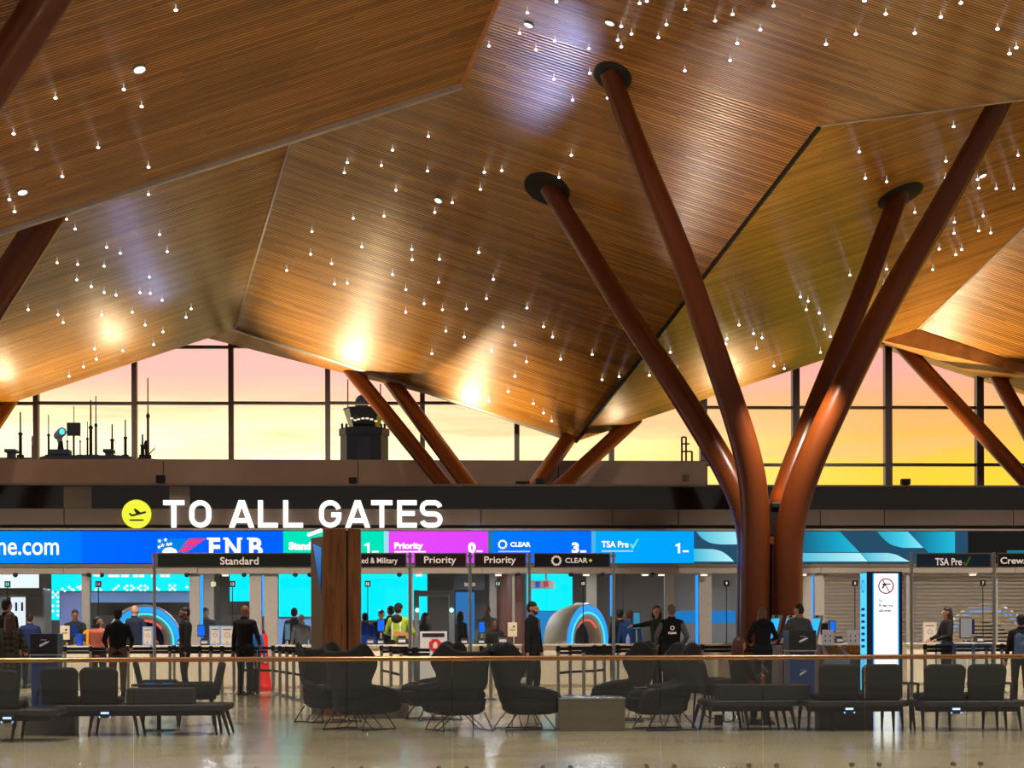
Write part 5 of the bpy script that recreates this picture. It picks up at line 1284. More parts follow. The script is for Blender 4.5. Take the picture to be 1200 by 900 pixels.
for px, lab in ((970, 'white printed notice above the grey gate machines, left of the two'), (999.5, 'white printed notice beside the pylon, right of the two')):
    Y = 36.2; c = W(px, 758, Y); t = empty('printed_notice', (c.x, c.y, 0), lab, 'notice', 'white printed notices'); w_ = 13.5*Y/FOC; z0, z1 = GZ(758, Y), GZ(739, Y)
    MB().b2(-w_/2, w_/2, -.006, .006, z0, z1).build('sheet', PAPER, t)
    for i in (-1, 1):
        for j in (0, 1): MB().b2(i*w_*.22-.012, i*w_*.22+.012, -.009, -.006, z0+.09+.10*j, z0+.13+.10*j).build('arrow_mark', BLACK, t)
    mb = MB(); mb.tube([(0, .01, 0), (0, .01, z0+.02)], .015, 8); mb.build('stand', MUL, t); MB().lathe([(0, 0), (.12, 0), (.12, .012), (0, .015)], n=20).build('foot', MUL, t)
# yellow figure one, blue bin
t = empty('number_figure', (at(101, 38.8), 38.8, ZC), 'yellow figure 1 standing on the left counter', 'sign')
MB().prism([(-.0, 0), (.07, 0), (.07, .37), (.02, .37), (-.07, .30), (-.07, .25), (0, .28)], -.02, .02).build('figure', mat('yellow_paint', L(240, 160, 20), .4), t, bevel=.004)
MB().b2(-.08, .09, -.05, .05, 0, .012).build('foot', BLACK, t)
t = empty('desk_bin', (at(93, 38.9), 38.95, ZC), 'blue tray bin on the left counter beside the yellow figure', 'bin')
MB().lathe([(0, 0), (.075, 0), (.10, .25), (.092, .25), (.07, .01), (0, .01)], n=20).build('bin_body', emis('lit_blue_plastic', (.0, .15, .8), .5) if False else mat('blue_plastic', L(20, 80, 220), .35), t, smooth='auto'); MB().lathe([(.098, .245), (.108, .25), (.098, .258)], n=20).build('rim', mat('blue_plastic', L(20, 80, 220), .35), t, smooth=True)
SCB = emis('monitor_blue', (.01, .16, .9), 1.0)
def monitor(px, t_, bt, wpx, Y, label, rz=0, lit=SCB, upright=True):
    c = W(px, bt, Y); t = empty('monitor', (c.x, c.y, ZC), label, 'monitor', 'monitors on the counters', rz=deg(rz)); w_ = wpx*Y/FOC; h_ = (bt-t_)*Y/FOC; z0 = max(.10, GZ(bt, Y)-ZC)
    MB().b2(-w_/2, w_/2, -.015, .025, z0, z0+h_).build('casing', BLACK, t, bevel=.006)
    MB().b2(-w_/2+.015, w_/2-.015, -.019, -.015, z0+.02, z0+h_-.02).build('display', lit, t)
    mb = MB(); mb.tube([(0, .02, 0), (0, .02, z0+.05)], .018, 8); mb.build('stem', MUL, t); MB().b2(-.09, .09, -.05, .09, 0, .012).build('foot', MUL, t, bevel=.004)
monitor(236, 731, 745, 9, 38.85, 'small upright monitor with a blue screen left of the framed notices')
monitor(446.5, 725, 740, 9, 38.85, 'upright monitor with a blue screen under flag 12')
monitor(564.5, 728, 742, 8, 38.85, 'upright monitor with a blue screen left of flag 11')
monitor(975.5, 728, 742, 8, 38.9, 'upright monitor with a vivid blue screen left of the pylon')
monitor(337, 732, 752, 7, 38.9, 'dull blue-grey panel on the counter left of the timber pillar', lit=mat('dull_blue_panel', L(70, 110, 140), .4))
monitor(1132, 729, 754, 15, 39.0, 'grey back of a monitor right of the woman at the right desk', lit=mat('monitor_back', L(120, 124, 130), .5))
monitor(1139, 727, 744, 6, 39.25, 'dark blue-lit monitor behind the grey monitor back', lit=mat('dark_blue_screen', L(24, 34, 90), .3))
monitor(966, 731, 745, 9, 39.0, 'black monitor left of the vivid blue monitor', lit=mat('dark_screen', L(14, 14, 16), .2))
monitor(746, 717, 738, 9, 39.0, 'monitor with a pale blue screen beside the officer in a blue shirt', lit=emis('monitor_pale', (.05, .3, .5), .8))
monitor(87.5, 731, 745, 11, 39.0, 'dark blue monitor behind the cream notice on the left counter', lit=mat('navy_screen', L(20, 50, 120), .3))
def printer(px, Y, label, sc=1.0):
    t = empty('desk_printer', (at(px, Y), Y, ZC), label, 'printer', 'small devices on the counters')
    MB().b2(-.11*sc, .11*sc, -.1, .1, 0, .15*sc).build('casing', mat('device_grey', L(60, 60, 64), .4), t, bevel=.02); MB().b2(-.08*sc, .08*sc, -.115, -.1, .05*sc, .11*sc).build('paper_slot', PAPER, t)
    MB().b2(-.09*sc, .09*sc, -.06, .06, .15*sc, .2*sc).build('lid', BLACK, t, bevel=.01)
for px, lab, sc in ((446, 'small device under the upright monitor at flag 12', .7), (471, 'printer behind the Priority sign post beside the hi-vis worker', 1.0), (564, 'small device under the monitor left of flag 11', .7), (589, 'printer right of flag 11', 1.0), (240, 'small device beside the framed notices', .8), (212, 'small device in front of the man in the black suit', .7), (1147, 'printer under flag 7', .8), (983, 'printer behind the white printed notices', .8), (434, 'low printer just right of the timber pillar', .8), (544, 'small box device behind the metal detector', .7)):
    printer(px, 38.85, lab, sc)
t = empty('cardboard_box', (at(470, 39.95), 39.95, 1.16), 'brown cardboard box held by the hi-vis worker', 'box')
MB().box((0, 0, .06), (.36, .25, .14), Matrix.Rotation(.18, 3, 'Y')).build('carton', mat('cardboard', L(180, 128, 70), .8), t, bevel=.004); MB().box((-.01, 0, .132), (.30, .05, .004), Matrix.Rotation(.18, 3, 'Y')).build('tape', CRM, t)
t = empty('sanitiser_bottle', (at(735, 38.9), 38.75, ZC), 'small clear sanitiser bottle on the counter beside the ring scanner', 'bottle')
MB().lathe([(0, 0), (.045, 0), (.045, .14), (.02, .17), (.02, .19)], n=16).build('bottle_body', mat('pale_bottle', L(170, 170, 230), .2), t, smooth='auto'); MB().lathe([(.02, .19), (.02, .22), (0, .22)], n=12).build('pump', PAPER, t)

# ---- red pylon cone with wheeled case beside the man
Y = 37.9; t = empty('red_bollard', (at(309, Y), Y, 0), 'tall bright red tapered bollard behind the shaven-headed man', 'bollard')
REDM = mat('bright_red_plastic', L(236, 34, 22), .4)
zt_ = GZ(742, Y)
MB().lathe([(.0, zt_), (.07, zt_-.01), (.085, zt_-.06), (.10, .75), (.14, .35), (.20, .14)], n=28).build('cone', REDM, t, smooth='auto')
MB().lathe([(0, 0), (.24, 0), (.24, .07), (.20, .15), (0, .15)], n=28).build('base', REDM, t, smooth='auto'); MB().lathe([(0, zt_), (.03, zt_), (.035, zt_+.06), (0, zt_+.09)], n=16).build('handle', mat('maroon', L(90, 20, 20), .5), t, smooth='auto')
MB().b2(-.05, .05, -.145, -.115, .66, .78).build('label', PAPER, t)
p = P(298, HY, 35.6)
t = empty('wheeled_case', (p.x, p.y, 0), 'black cabin case on wheels beside the shaven-headed man', 'suitcase')
MB().b2(-.13, .10, -.10, .12, .05, .55).build('case_body', BLACK, t, bevel=.03)
for k in (-1, 1): MB().lathe([(0, -.015), (.045, -.015), (.045, .015), (0, .015)], (-.015+k*.09, -.09, .045), 16, axis=AX).build('wheel', mat('wheel_grey', L(80, 76, 74), .4), t)
mb = MB(); mb.tube([(-.08, .08, .5), (-.08, .08, .92), (.05, .08, .92), (.05, .08, .5)], .009, 8); mb.build('pull_handle', SST, t)

# ---- collection bins with bottle pictures
def cbin(px, D, topy, lab):
    p = P(px, HY, D); t = empty('collection_bin', (p.x, p.y, 0), lab, 'bin', 'blue bins with black header boxes'); w_ = 32*D/FOC/2; z1 = CH+(HY-topy)*D/FOC; z0 = z1-.36
    MB().b2(-w_*.92, w_*.92, -.22, .22, 0, z0).build('bin_body', mat('bin_blue', L(22, 66, 130), .45), t, bevel=.015)
    MB().b2(-w_, w_, -.25, .25, z0, z1).build('header_box', mat('header_black', L(34, 36, 42), .35), t, bevel=.012)
    MB().b2(-w_*1.05, w_*1.05, -.27, .27, z0-.02, z0).build('ledge', MUL, t)
    for z, y_, s in ((z0+.17, -.253, 1), (z0-.42, -.223, .8)):
        mb = MB(); mb.caps((-.05*s, y_, z-.02), (.05*s, y_, z+.03), .022*s, .022*s, 8); mb.caps((.05*s, y_, z+.03), (.085*s, y_, z+.048), .011*s, .011*s, 8); mb.build('bottle_picture', PAPER, t, smooth=True)
        if px > 500 or s == 1: MB().b2(-.05, .05, y_-.002, y_, z+.075*s, z+.085*s).build('caption_line', PAPER, t)
cbin(54.5, 30.0, 741, 'blue bin with a black header box beside the flannel-shirted woman'); cbin(937, 31.0, 739.5, 'blue bin with a black header box in front of the tree column')
# ---- self-service kiosks
KG = mat('kiosk_white', L(176, 172, 180), .35)
for px, Y, rz, lab in ((909, 35.0, -62, 'slim self-service kiosk right beside the woman in the black puffer coat'), (926, 35.85, -66, 'slim self-service kiosk between the two travellers at the tree column'), (957, 35.2, -66, 'slim self-service kiosk right of the man in the grey jumper')):
    t = empty('self_service_kiosk', (at(px, Y), Y, 0), lab, 'kiosk', 'slim self-service kiosks by the tree column', rz=deg(rz))
    MB().b2(-.16, .16, -.05, .05, .02, 1.0).build('column', KG, t, bevel=.015); MB().b2(-.24, .24, -.2, .2, 0, .03).build('base', MUL, t, bevel=.01)
    M = Matrix.Rotation(-.30, 3, 'X'); MB().box((0, -.04, 1.32), (.30, .05, .62), M).build('head', KG, t, bevel=.012)
    MB().box(Vector((0, -.04, 1.30))+M @ Vector((0, -.03, .02)), (.25, .008, .46), M).build('touch_screen', emis('kiosk_screen', (.03, .45, 1), 1.2), t); MB().box(Vector((0, -.04, 1.30))+M @ Vector((0, -.03, .30)), (.10, .01, .04), M).build('camera', BLACK, t)
# gate machines with sloped tops
for px, Y, lab in ((976, 33.4, 'grey gate machine with a sloped dark reader, left of the two'), (1001, 34.2, 'grey gate machine with a sloped dark reader, right of the two')):
    t = empty('gate_machine', (at(px, Y), Y, 0), lab, 'gate', 'grey gate machines beside the pylon'); w_ = 14*Y/FOC; z1 = GZ(757, Y)
    mb = MB(); mb.add([(-w_, -.35, 0), (w_, -.35, 0), (w_, .35, 0), (-w_, .35, 0), (-w_*1.15, -.35, z1-.2), (w_*1.15, -.35, z1-.2), (w_*.8, .3, z1), (-w_*.8, .3, z1)], [(3, 2, 1, 0), (4, 5, 6, 7), (0, 1, 5, 4), (1, 2, 6, 5), (2, 3, 7, 6), (3, 0, 4, 7)]); mb.build('machine_body', mat('gate_grey', L(128, 124, 126), .4), t, bevel=.02)
    mb = MB(); mb.add([(-w_*.7, -.28, z1-.168), (w_*.7, -.28, z1-.168), (w_*.5, .18, z1-.028), (-w_*.5, .18, z1-.028)], [(0, 1, 2, 3)]); mb.build('reader_glass', mat('reader_black', L(20, 24, 34), .2), t, solid=.01)
# low acrylic gates with blue lit edges
for px, lab in ((1107, 'low clear gate wing with a blue top edge, left of the three'), (1129.5, 'low clear gate wing with a blue top edge, middle of the three'), (1152, 'low clear gate wing with a blue top edge, right of the three')):
    Y = 34.5; t = empty('gate_wing', (at(px, Y), Y, 0), lab, 'gate', 'clear gate wings at the right'); w_ = 10.6*Y/FOC; z1 = GZ(756, Y)
    MB().b2(-w_, w_, -.006, .006, .1, z1-.03).build('clear_panel', glassmat('acrylic', (.8, .84, .9), 1.4), t); MB().b2(-w_, w_, -.012, .012, z1-.05, z1).build('top_edge', mat('blue_edge', L(60, 120, 210), .3), t)
    for s in (-1, 1): MB().b2(s*w_-.012, s*w_+.012, -.015, .015, 0, z1-.02).build('side_bar', mat('side_bar_blue', L(90, 130, 180), .3), t)

# ---- no-firearms pylon
D = 33.2; p = P(1033, HY, D); z1 = CH+(HY-671.5)*D/FOC
t = empty('sign_pylon', (p.x, p.y, 0), 'tall navy pylon with a glowing white no-firearms panel', 'sign', rz=deg(-1.5))
hw = .345; MB().b2(-hw, hw, -.25, .25, .0, z1).build('casing', mat('pylon_navy', L(16, 28, 60), .25), t, bevel=.008)
MB().b2(-hw+.14, hw-.095, -.262, -.25, .14, z1-.04).build('light_panel', emis('pylon_white', (1, 1, 1), 1.7), t)
MB().b2(-hw+.115, -hw+.14, -.262, -.25, .14, z1-.04).build('blue_edge', RBL, t); MB().b2(hw-.095, hw-.07, -.262, -.25, .14, z1-.04).build('blue_edge', RBL, t)
MB().b2(-hw-.012, -hw, -.22, .24, .14, z1-.02).build('side_light_panel', emis('pylon_side_cyan', (.08, .55, .95), 1.3), t)
cx = .022; cz = z1-.28; RDM = mat('sign_red', L(200, 30, 50), .5); BKM = mat('sign_black', L(16, 16, 20), .5)
MB().lathe([(.128, -.004), (.154, -.004), (.154, .004), (.128, .004)], (cx, -.270, cz), 40, axis=AX).build('prohibition_ring', RDM, t)
MB().box((cx, -.276, cz), (.29, .004, .022), Matrix.Rotation(deg(60), 3, 'Y')).build('prohibition_bar', RDM, t)
mb = MB(); mb.prism([(cx-.08, cz-.05), (cx-.045, cz-.05), (cx-.035, cz), (cx-.01, cz), (cx-.005, cz+.025), (cx+.09, cz+.025), (cx+.09, cz+.05), (cx-.065, cz+.05), (cx-.07, cz+.03), (cx-.06, cz+.02)], -.272, -.2625); mb.build('pistol_pictogram', BKM, t)
CYT = mat('teal_print', L(20, 110, 140), .5)
tl('No', t, cx-.10, cz-.28, .08, .06, -.268, CYT, .03); tl('firearms', t, cx-.005, cz-.37, .27, .065, -.268, CYT, .03); tl('allowed', t, cx-.02, cz-.47, .24, .065, -.268, CYT, .03)
for k in range(7): MB().b2(-hw-.016, -hw-.012, -.12, .14, z1-.75-.12*k, z1-.70-.12*k).build('side_print', mat('side_print_blue', L(30, 110, 190), .5), t)
mb = MB(); mb.lathe([(.10, -.002), (.12, -.002), (.12, .002), (.10, .002)], (-hw-.015, .01, z1-.28), 32, axis=Matrix.Rotation(PI/2, 3, 'Y')); mb.build('side_ring', mat('side_print_blue', L(30, 110, 190), .5), t)

# ---- dome cameras and lamps under the header
for px, kind in ((7, 'l'), (18, 'c'), (104, 'c'), (114, 'l'), (119, 'c'), (219, 'c'), (264, 'l'), (286, 'c'), (346, 'c'), (363, 'c'), (468, 'c'), (491, 'l'), (584, 'l'), (607, 'c'), (669, 'c'), (687, 'l'), (706, 'c'), (756, 'l'), (765, 'c'), (775, 'l'), (825, 'l'), (941, 'l'), (1140, 'l')):
    Y = 40.85; c = W(px, 672, Y); c.z = z672+.0
    if kind == 'c':
        t = empty('dome_camera', c, 'small dark dome camera hanging under the checkpoint header', 'camera', 'dome cameras under the header')
        MB().lathe([(0, 0), (.06, 0), (.065, -.03)], n=16).build('mount', BLACK, t, smooth='auto'); MB().ell((0, 0, -.035), (.058, .058, .055), 16, 10).build('dome', BLK, t, smooth=True)
    else:
        t = empty('header_lamp', c, 'small warm white lamp under the checkpoint header', 'lamp', 'small lamps under the header')
        MB().b2(-.09, .09, -.06, .06, -.03, 0).build('mount', MUL, t, bevel=.006); MB().b2(-.075, .075, -.05, .05, -.065, -.03).build('lens', emis('header_lamp_glow', (1, .85, .65), 1.4), t, bevel=.01)

# ---- fixtures on the mezzanine ledge
for px, w_, h_, lab in ((189, .22, .20, 'black floodlight box on the ledge above the lettering, left'), (414, .20, .16, 'black floodlight box on the ledge above the letter T of GATES'), (613, .34, .08, 'low black floodlight on the ledge between the distant branches'), (633, .2, .15, 'black floodlight box on the ledge beside the right-leaning distant branch'), (1061.5, .22, .16, 'black floodlight box on the ledge in front of the right window')):
    Y = 40.95 if False else YB+.08; c = Vector((at(px, Y), Y, zt+.02)); t = empty('floodlight', c, lab, 'lamp', 'floodlights on the mezzanine ledge')
    MB().b2(-w_/2, w_/2, -.08, .08, .02, h_).build('casing', BLACK, t, bevel=.01); MB().b2(-w_*.3, w_*.3, -.04, .04, 0, .02).build('bracket', BLACK, t); MB().b2(-w_/2+.02, w_/2-.02, -.06, .06, h_-.004, h_+.002).build('lens', mat('lens_glass', L(120, 110, 90), .2), t)
c = W(804, 541, 51.3); t = empty('roof_handrail', (c.x, c.y, c.z), 'small black tubular handrail above the end of the mezzanine wall', 'railing')
s_ = 51.3/FOC
for x in (-5, 0, 7): mb = MB(); mb.tube([(x*s_, 0, 0), (x*s_, 0, (29 if x < 7 else 12)*s_)], .03, 8); mb.build('post', BLACK, t)
for z, x1_ in ((12, 7), (29, 0), (21, 4)): mb = MB(); mb.tube([(-5*s_, 0, z*s_), (x1_*s_, 0, z*s_)], .025, 8); mb.build('rail', BLACK, t)
c = W(804, 560, 51.4); t = tag(MB().b2(-.09, .09, -.06, .06, -.09, .1).build('outlet_box', mat('outlet_grey', L(70, 64, 60), .5), None, bevel=.01, loc=(c.x, 51.43, c.z)), 'small grey outlet box on the end of the mezzanine wall', 'outlet')

# ================================================================== OUTSIDE
YO = 80.0; k_ = YO/FOC
DKM = mat('rooftop_dark', L(52, 44, 42), .7); RFM = mat('roof_membrane', L(88, 84, 90), .8)
pts = [(-60, 770), (-60, 536), (45, 536), (52, 534), (70, 533.3), (140, 533.3), (160, 535.5), (190, 538.5), (230, 540), (230, 770)]
mb = MB(); q = [W(x, y, YO-1) for x, y in pts]; mb.prism([(v.x, v.z) for v in q], YO-1, YO+6); mb.add([], []); tag(mb.build('neighbouring_roof', RFM), 'low humped grey rooftop outside the left windows carrying the antennas', 'roof')
def rz0(): return W(100, 536, YO).z
for px, t_, w_, lab in ((24, 483, .05, 'black mast with a junction box, leftmost on the roof'), (57, 486, .035, 'thin pale whip antenna left of the searchlight'), (79, 500, .025, 'short thin whip antenna just right of the searchlight'), (94, 500, .02, 'short faint whip antenna right of the square panel'), (102.5, 494, .03, 'thin whip antenna left of the tall dark mast'), (106.5, 469, .05, 'tall dark mast with cross braces in the middle of the roof'), (112.5, 464, .035, 'tall thin whip antenna right of the dark mast'), (131.5, 497, .05, 'short stout antenna above the small roof vent'), (147, 492, .045, 'stout antenna left of the window mullion'), (167, 509, .06, 'short dark mast right of the second window mullion'), (173.5, 443, .04, 'tallest reddish whip antenna rising into the upper pane')):
    yo_ = YO+(2.5 if px in (106.5, 57) else 1); c = W(px, 536, yo_); h_ = W(px, t_, yo_).z-c.z
    t = empty('antenna', c, lab, 'antenna', 'antennas on the roof outside')
    mb = MB(); mb.tube([(0, 0, -.2), (0, 0, h_*.55), (0, 0, h_*.56), (0, 0, h_)], [w_*1.6, w_*1.5, w_*.8, w_*.7], 8); mb.build('mast', DKM if px != 173.5 else mat('reddish_mast', L(130, 60, 50), .6), t)
    MB().lathe([(0, h_*.5), (w_*2.2, h_*.5), (w_*2.2, h_*.54), (0, h_*.54)], n=10).build('collar', DKM, t); MB().b2(-.14, .14, -.14, .14, -.2, .12).build('foot', DKM, t)
c = W(86.5, 536, YO); t = empty('panel_antenna', c, 'square grey panel on a pole outside the left window', 'antenna'); z0 = 25*k_; MB().b2(-7.5*k_, 7.5*k_, -.1, .1, z0, z0+15*k_).build('panel', mat('panel_grey', L(84, 80, 82), .6), t); mb = MB(); mb.tube([(0, 0, 0), (0, 0, z0)], .05, 8); mb.build('pole', DKM, t); mb = MB(); mb.tube([(.3*k_, 0, z0+15*k_), (.3*k_, 0, z0+34*k_)], .02, 6); mb.build('whip', DKM, t)
c = W(71, 533, YO); t = empty('searchlight', c, 'white rooftop beacon light with a cyan lens outside the left window', 'lamp')
MB().b2(-11*k_, 11*k_, -.4, .4, 0, 5.5*k_).build('plinth', mat('vent_blue', L(96, 116, 130), .6), t); mb = MB(); mb.tube([(0, 0, 5*k_), (0, 0, 16*k_)], [.16, .10], 12); mb.build('stem', DKM, t)
mb = MB(); mb.caps((-3*k_, 0, 26*k_-.15), (2*k_, -.1, 26*k_), .2, .22, 14); mb.caps((-1*k_, 0, 16*k_), (-1*k_, 0, 26*k_), .12, .16); mb.build('lamp_head', PAPER, t, smooth=True)
MB().ell((3*k_, -.28, 26*k_), (.13, .05, .14), 14, 8).build('lens', emis('beacon_lens', (.1, .8, .9), 1.2), t, smooth=True)
for px, w2, lab in ((13.5, 13, 'boxy rooftop vent at the far left outside the window'), (128, 12, 'boxy rooftop vent below the short stout antenna')):
    c = W(px, 536, YO); t = empty('roof_vent', c, lab, 'vent', 'boxy rooftop vents outside'); MB().b2(-w2*.3*k_, w2*.3*k_, -.25, .25, -.1, 6*k_).build('shaft', mat('vent_blue', L(96, 116, 130), .6), t); MB().b2(-w2/2*k_, w2/2*k_, -.35, .35, 5*k_, 9*k_).build('cowl', mat('vent_blue', L(96, 116, 130), .6), t, bevel=.03)
c = W(38, 536, YO); t = empty('dish_antenna', c, 'pale dish antenna seen edge-on beside the first window mullion', 'antenna')
MB().lathe([(.0, .0), (.15, .03), (.30, .12), (.32, .14), (.29, .13), (0, .02)], (0, 0, 16*k_), 20, axis=Matrix.Rotation(deg(70), 3, 'Y') @ Matrix.Rotation(.2, 3, 'X')).build('dish', PAPER, t, smooth=True); mb = MB(); mb.tube([(0, 0, -.1), (0, 0, 16*k_)], .04, 8); mb.build('pole', DKM, t)
c = W(171, 534, YO); t = empty('antenna_cluster', c, 'dark round junction unit and small brackets on the roof right of the second mullion', 'antenna')
MB().ell((0, 0, 12*k_), (.10, .08, .24), 12, 8).build('unit', DKM, t, smooth=True); mb = MB(); mb.tube([(0, 0, -.1), (0, 0, 10*k_)], .05, 8); mb.build('pole', DKM, t); mb = MB(); mb.tube([(.15, 0, 2*k_), (.42, 0, 9*k_)], .03, 6); mb.build('bracket', DKM, t)
# control tower
YT_ = 170.0; k_ = YT_/FOC; c = W(427, 545, YT_); TW = mat('tower_dark', L(44, 44, 52), .6); TG = mat('tower_glass', L(30, 34, 44), .1)
t = empty('control_tower', c, 'dark airport control tower with lit cab beyond the window', 'building')
def oct_(r, z0, z1, r1=None, name='x', m=TW, n=8):
    r1 = r1 or r; MB().lathe([(0, z0), (r, z0), (r1, z1), (0, z1)], n=n).build(name, m, t)
oct_(28*k_, -c.z, 34*k_, name='shaft'); oct_(29.5*k_, 34*k_, 42*k_, name='balcony')
oct_(17*k_, 42*k_, 64*k_, 24*k_, name='cab', m=TG); oct_(24.5*k_, 64*k_, 66*k_, name='cab_roof'); MB().ell((-3*k_, 0, 72*k_), (8*k_, 8*k_, 10*k_), 16, 10).build('radome', mat('radome', L(90, 96, 120), .5), t, smooth=True)
for x, z in ((-14, 51), (-10, 49), (-6, 50), (-1, 51), (4, 51), (9, 50), (14, 48)): MB().b2((x-1.8)*k_, (x+1.8)*k_, -21.5*k_, -20.8*k_, z*k_, (z+1.8)*k_).build('cab_light', emis('cab_lights', (1, .85, .6), 1.0), t)
MB().b2(-8*k_, 8*k_, -30*k_, -27*k_, -3, 30*k_).build('stair_shaft', mat('tower_panel', L(58, 58, 66), .6), t)
for x in (-25, -20, 20, 24): mb = MB(); mb.tube([(x*k_, -20*k_, 40*k_), (x*k_, -20*k_, 46*k_)], .12, 6); mb.build('balcony_mast', TW, t)
for x, h_ in ((-19, 100), (19, 95)): mb = MB(); mb.tube([(x*k_, 0, 62*k_), (x*k_, 0, h_*k_)], .06, 6); mb.build('whip_aerial', TW, t)

# ---- phone in the seated woman's hands
p = P(866, HY, 23.6)
t = empty('phone', (p.x+.33, p.y-.18, .80), 'lit phone held by the seated woman', 'phone', rz=deg(60))
M = Matrix.Rotation(-.7, 3, 'X'); MB().box((0, 0, 0), (.075, .010, .15), M).build('casing', BLACK, t, bevel=.003); MB().box(M @ Vector((0, .0065, 0)), (.066, .002, .135), M).build('display', emis('phone_screen', (.15, .45, .7), 1.2), t)

# ---- emblem and name on the back of the staff vest
vs, fs = text_mesh('CLEAR', .03); xs = [v.x for v in vs]; x0, x1 = min(xs), max(xs); kk = .17/(x1-x0)
zb = 1.24; mb = MB(); mb.add([(-((v.x-x0)*kk-.085), .140+.004*v.z, zb+v.y*kk) for v in vs], fs); mb.build('vest_lettering', LETM, vt, label='white lettering', fixn=False)
mb = MB(); mb.lathe([(.030, -.003), (.042, -.003), (.042, .003), (.030, .003)], (0, .141, zb+.12), 24, axis=AX); mb.build('vest_emblem', LETM, vt)
# ================================================================== CEILING POINTS OF LIGHT
DL = {
 'A': [(206,12),(65,115),(145,105),(166,125),(16,157),(43,175),(115,173),(73,207),(174,196),(11,234),(17,248)],
 'B': [(174,228),(78,257),(88,268.5),(125,290),(141,297),(187,275),(196,295),(67,308),(91,310),(122,312),(175,325),(90,328),(107,336),(122,343),(136,346),(164,343),(176,344),(190,352),(33,363),(68,369),(74,378),(119,369),(155,366),(170,381),(191,389),(224,362),(218,372),(126,390),(111,409),(113,421),(144,411),(180,404),(98,430),(81,441),(13,272)],
 'C': [(502,160),(460,176),(407,190.5),(447,194),(403.5,202.5),(501,200.5),(567.5,202),(563,222),(464,223),(530,237.5),(509.5,249),(450,253.5),(414,256),(365.5,271.5),(424,289.5),(364,298),(388.5,309),(482.5,292.5),(483,304.5),(515,304),(561,296),(336,317),(460,322),(514,331),(392,333),(407,332),(475.5,339.5),(497,356),(518.5,363),(546.5,362),(475.5,366),(522.5,388),(544,395),(506,414.5),(573,54),(628,58.5),(649,93),(671,117.5),(691,86),(712,115),(588,200),(669.5,182),(655,208),(578,327.5),(570,350),(617.5,361),(589.5,383),(637,383),(647.5,395),(603.5,404.5),(576,411.5),(617,424),(657,421),(603.5,441),(595.5,459),(573,470),(694,415.5),(725.5,441.5),(705.5,445),(625,473),(637,484),(646.5,493.5)],
 'D': [(578,16),(618,15),(609,39),(650,48),(652,2),(728,31),(740,40),(724,47),(728,55),(749.5,4),(758,1.5),(771.5,44),(803,11),(781,29),(838,24.5),(858.5,17),(891,35),(864,51),(855.5,71),(802.5,83),(906.5,7),(968,52),(1013,1),(1038,16.5),(1003,40),(1072,39),(1102.5,20),(1126,3.5),(1169,34),(1183,63),(1191,56),(690,57)],
 'E': [(1117.5,148.5),(1007,178),(1014,209),(1039,213),(1108.5,189),(1108,208.5),(1104.5,219),(1193,182),(1145.5,210.5),(1147,220.5),(1167.5,221),(1188,221),(1072,249),(1118.5,260.5),(1118,273.5),(1152,253),(1147,270.5),(1161,273),(1066,288),(1100.5,292),(1127,292.5),(1120,298.5),(1093,316),(996,322.5),(1039,315.5),(1041,326),(1036,333),(938,348),(947,353),(945,363),(960,367),(866,381),(966,386),(883,391),(893,396),(852,397),(850.5,403),(886.5,408),(785.5,413),(794,434),(973,394.5),(961.5,413),(907,429),(919,432),(1012,395),(1006,404.5),(761,440)],
}
PLN = {'A': (PA, 'upper left ceiling wave'), 'B': (PB, 'lower left ceiling fold'), 'C': (PC, 'large central ceiling fold'), 'D': (PD, 'upper right ceiling wave'), 'E': (PE, 'right-hand ceiling fold beyond the tree column')}
BULB = emis('star_bulb', (.86, .93, 1.0), 5.0, 'NONE'); STREAK = emis('star_streak_glow', (.85, .8, .75), .75, 'NONE')
proto = None
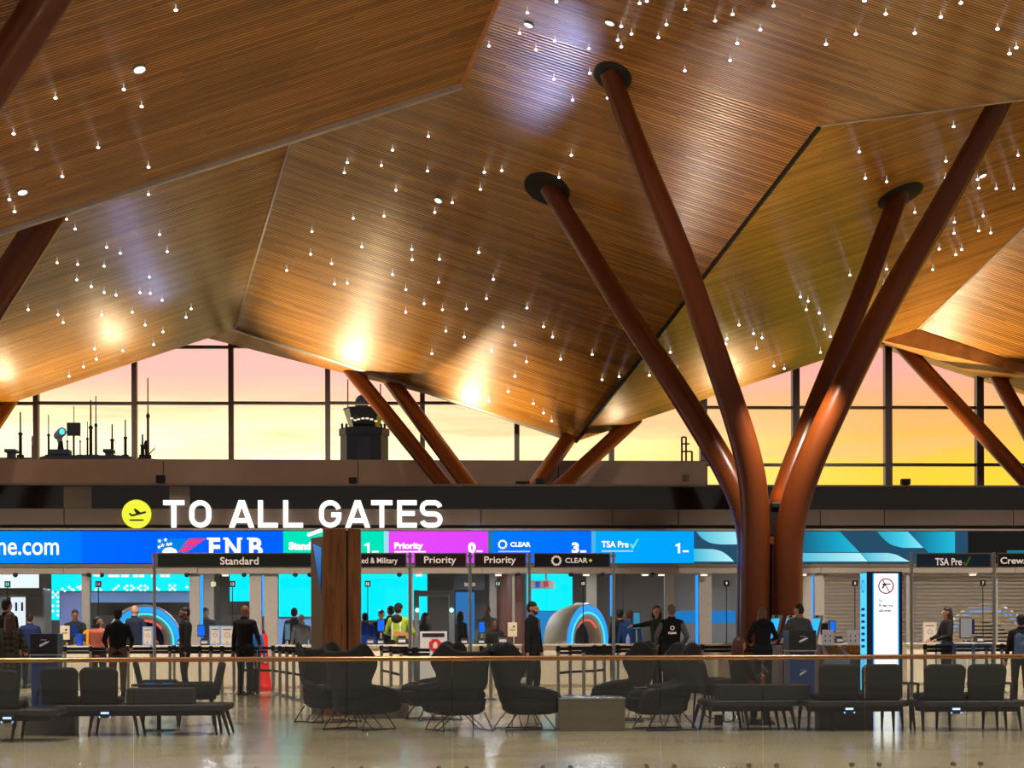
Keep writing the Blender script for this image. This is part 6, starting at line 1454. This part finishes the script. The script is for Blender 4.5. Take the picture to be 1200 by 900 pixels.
for k, lst in DL.items():
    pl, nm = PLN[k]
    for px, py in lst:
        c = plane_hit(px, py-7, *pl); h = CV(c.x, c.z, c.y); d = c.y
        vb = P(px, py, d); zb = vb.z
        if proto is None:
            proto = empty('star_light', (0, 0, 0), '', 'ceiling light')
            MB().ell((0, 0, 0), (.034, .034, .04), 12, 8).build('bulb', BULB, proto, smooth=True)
            MB().lathe([(0, -.01), (.022, .02), (.011, .08), (.004, .26)], n=8).build('reflection_streak', STREAK, proto, smooth=True)  # emissive rod imitates the bulb's streak of reflection on the slats
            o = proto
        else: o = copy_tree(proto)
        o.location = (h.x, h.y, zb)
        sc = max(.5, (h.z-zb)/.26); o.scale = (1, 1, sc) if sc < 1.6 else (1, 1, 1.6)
        tag(o, 'small glowing light with added reflection streak on the '+nm, 'ceiling light', 'star lights on the '+nm)
DISC = emis('round_downlight_glow', (1.0, .96, .85), 1.6, 'NONE')
for (px, py), pl, r, lab in (((163, 80), PA, .125, 'lit oval downlight high on the upper left ceiling wave'), ((26, 224), PA, .11, 'lit oval downlight near the left edge on the upper left wave'), ((514, 234), PC, .105, 'lit oval downlight on the central ceiling fold'),
                             ((620, 28), PD, .11, 'lit oval downlight in the blue-tinted patch at top centre'), ((715, 25.5), PD, .11, 'lit oval downlight above the front branch of the tree column'), ((1151, 205), PE, .11, 'lit oval downlight on the right-hand fold beside the long branch')):
    c = plane_hit(px, py, *pl); n = pl[1].cross(pl[2]).normalized(); cw = CV(c.x, c.z, c.y); nw = (CV((c+n).x, (c+n).z, (c+n).y)-cw).normalized()
    if nw.z > 0: nw = -nw
    q = nw.to_track_quat('Z', 'Y').to_matrix()
    o = empty('round_downlight', cw, lab, 'ceiling light', 'oval downlights in the wooden ceiling')
    MB().lathe([(0, .035), (r*.86, .035)], (0, 0, 0), 24, axis=q).build('lens', DISC, o)
    MB().lathe([(r*.86, .02), (r*.86, .04), (r, .04), (r, -.02)], (0, 0, 0), 24, axis=q).build('trim_ring', BUFF, o, smooth='auto')
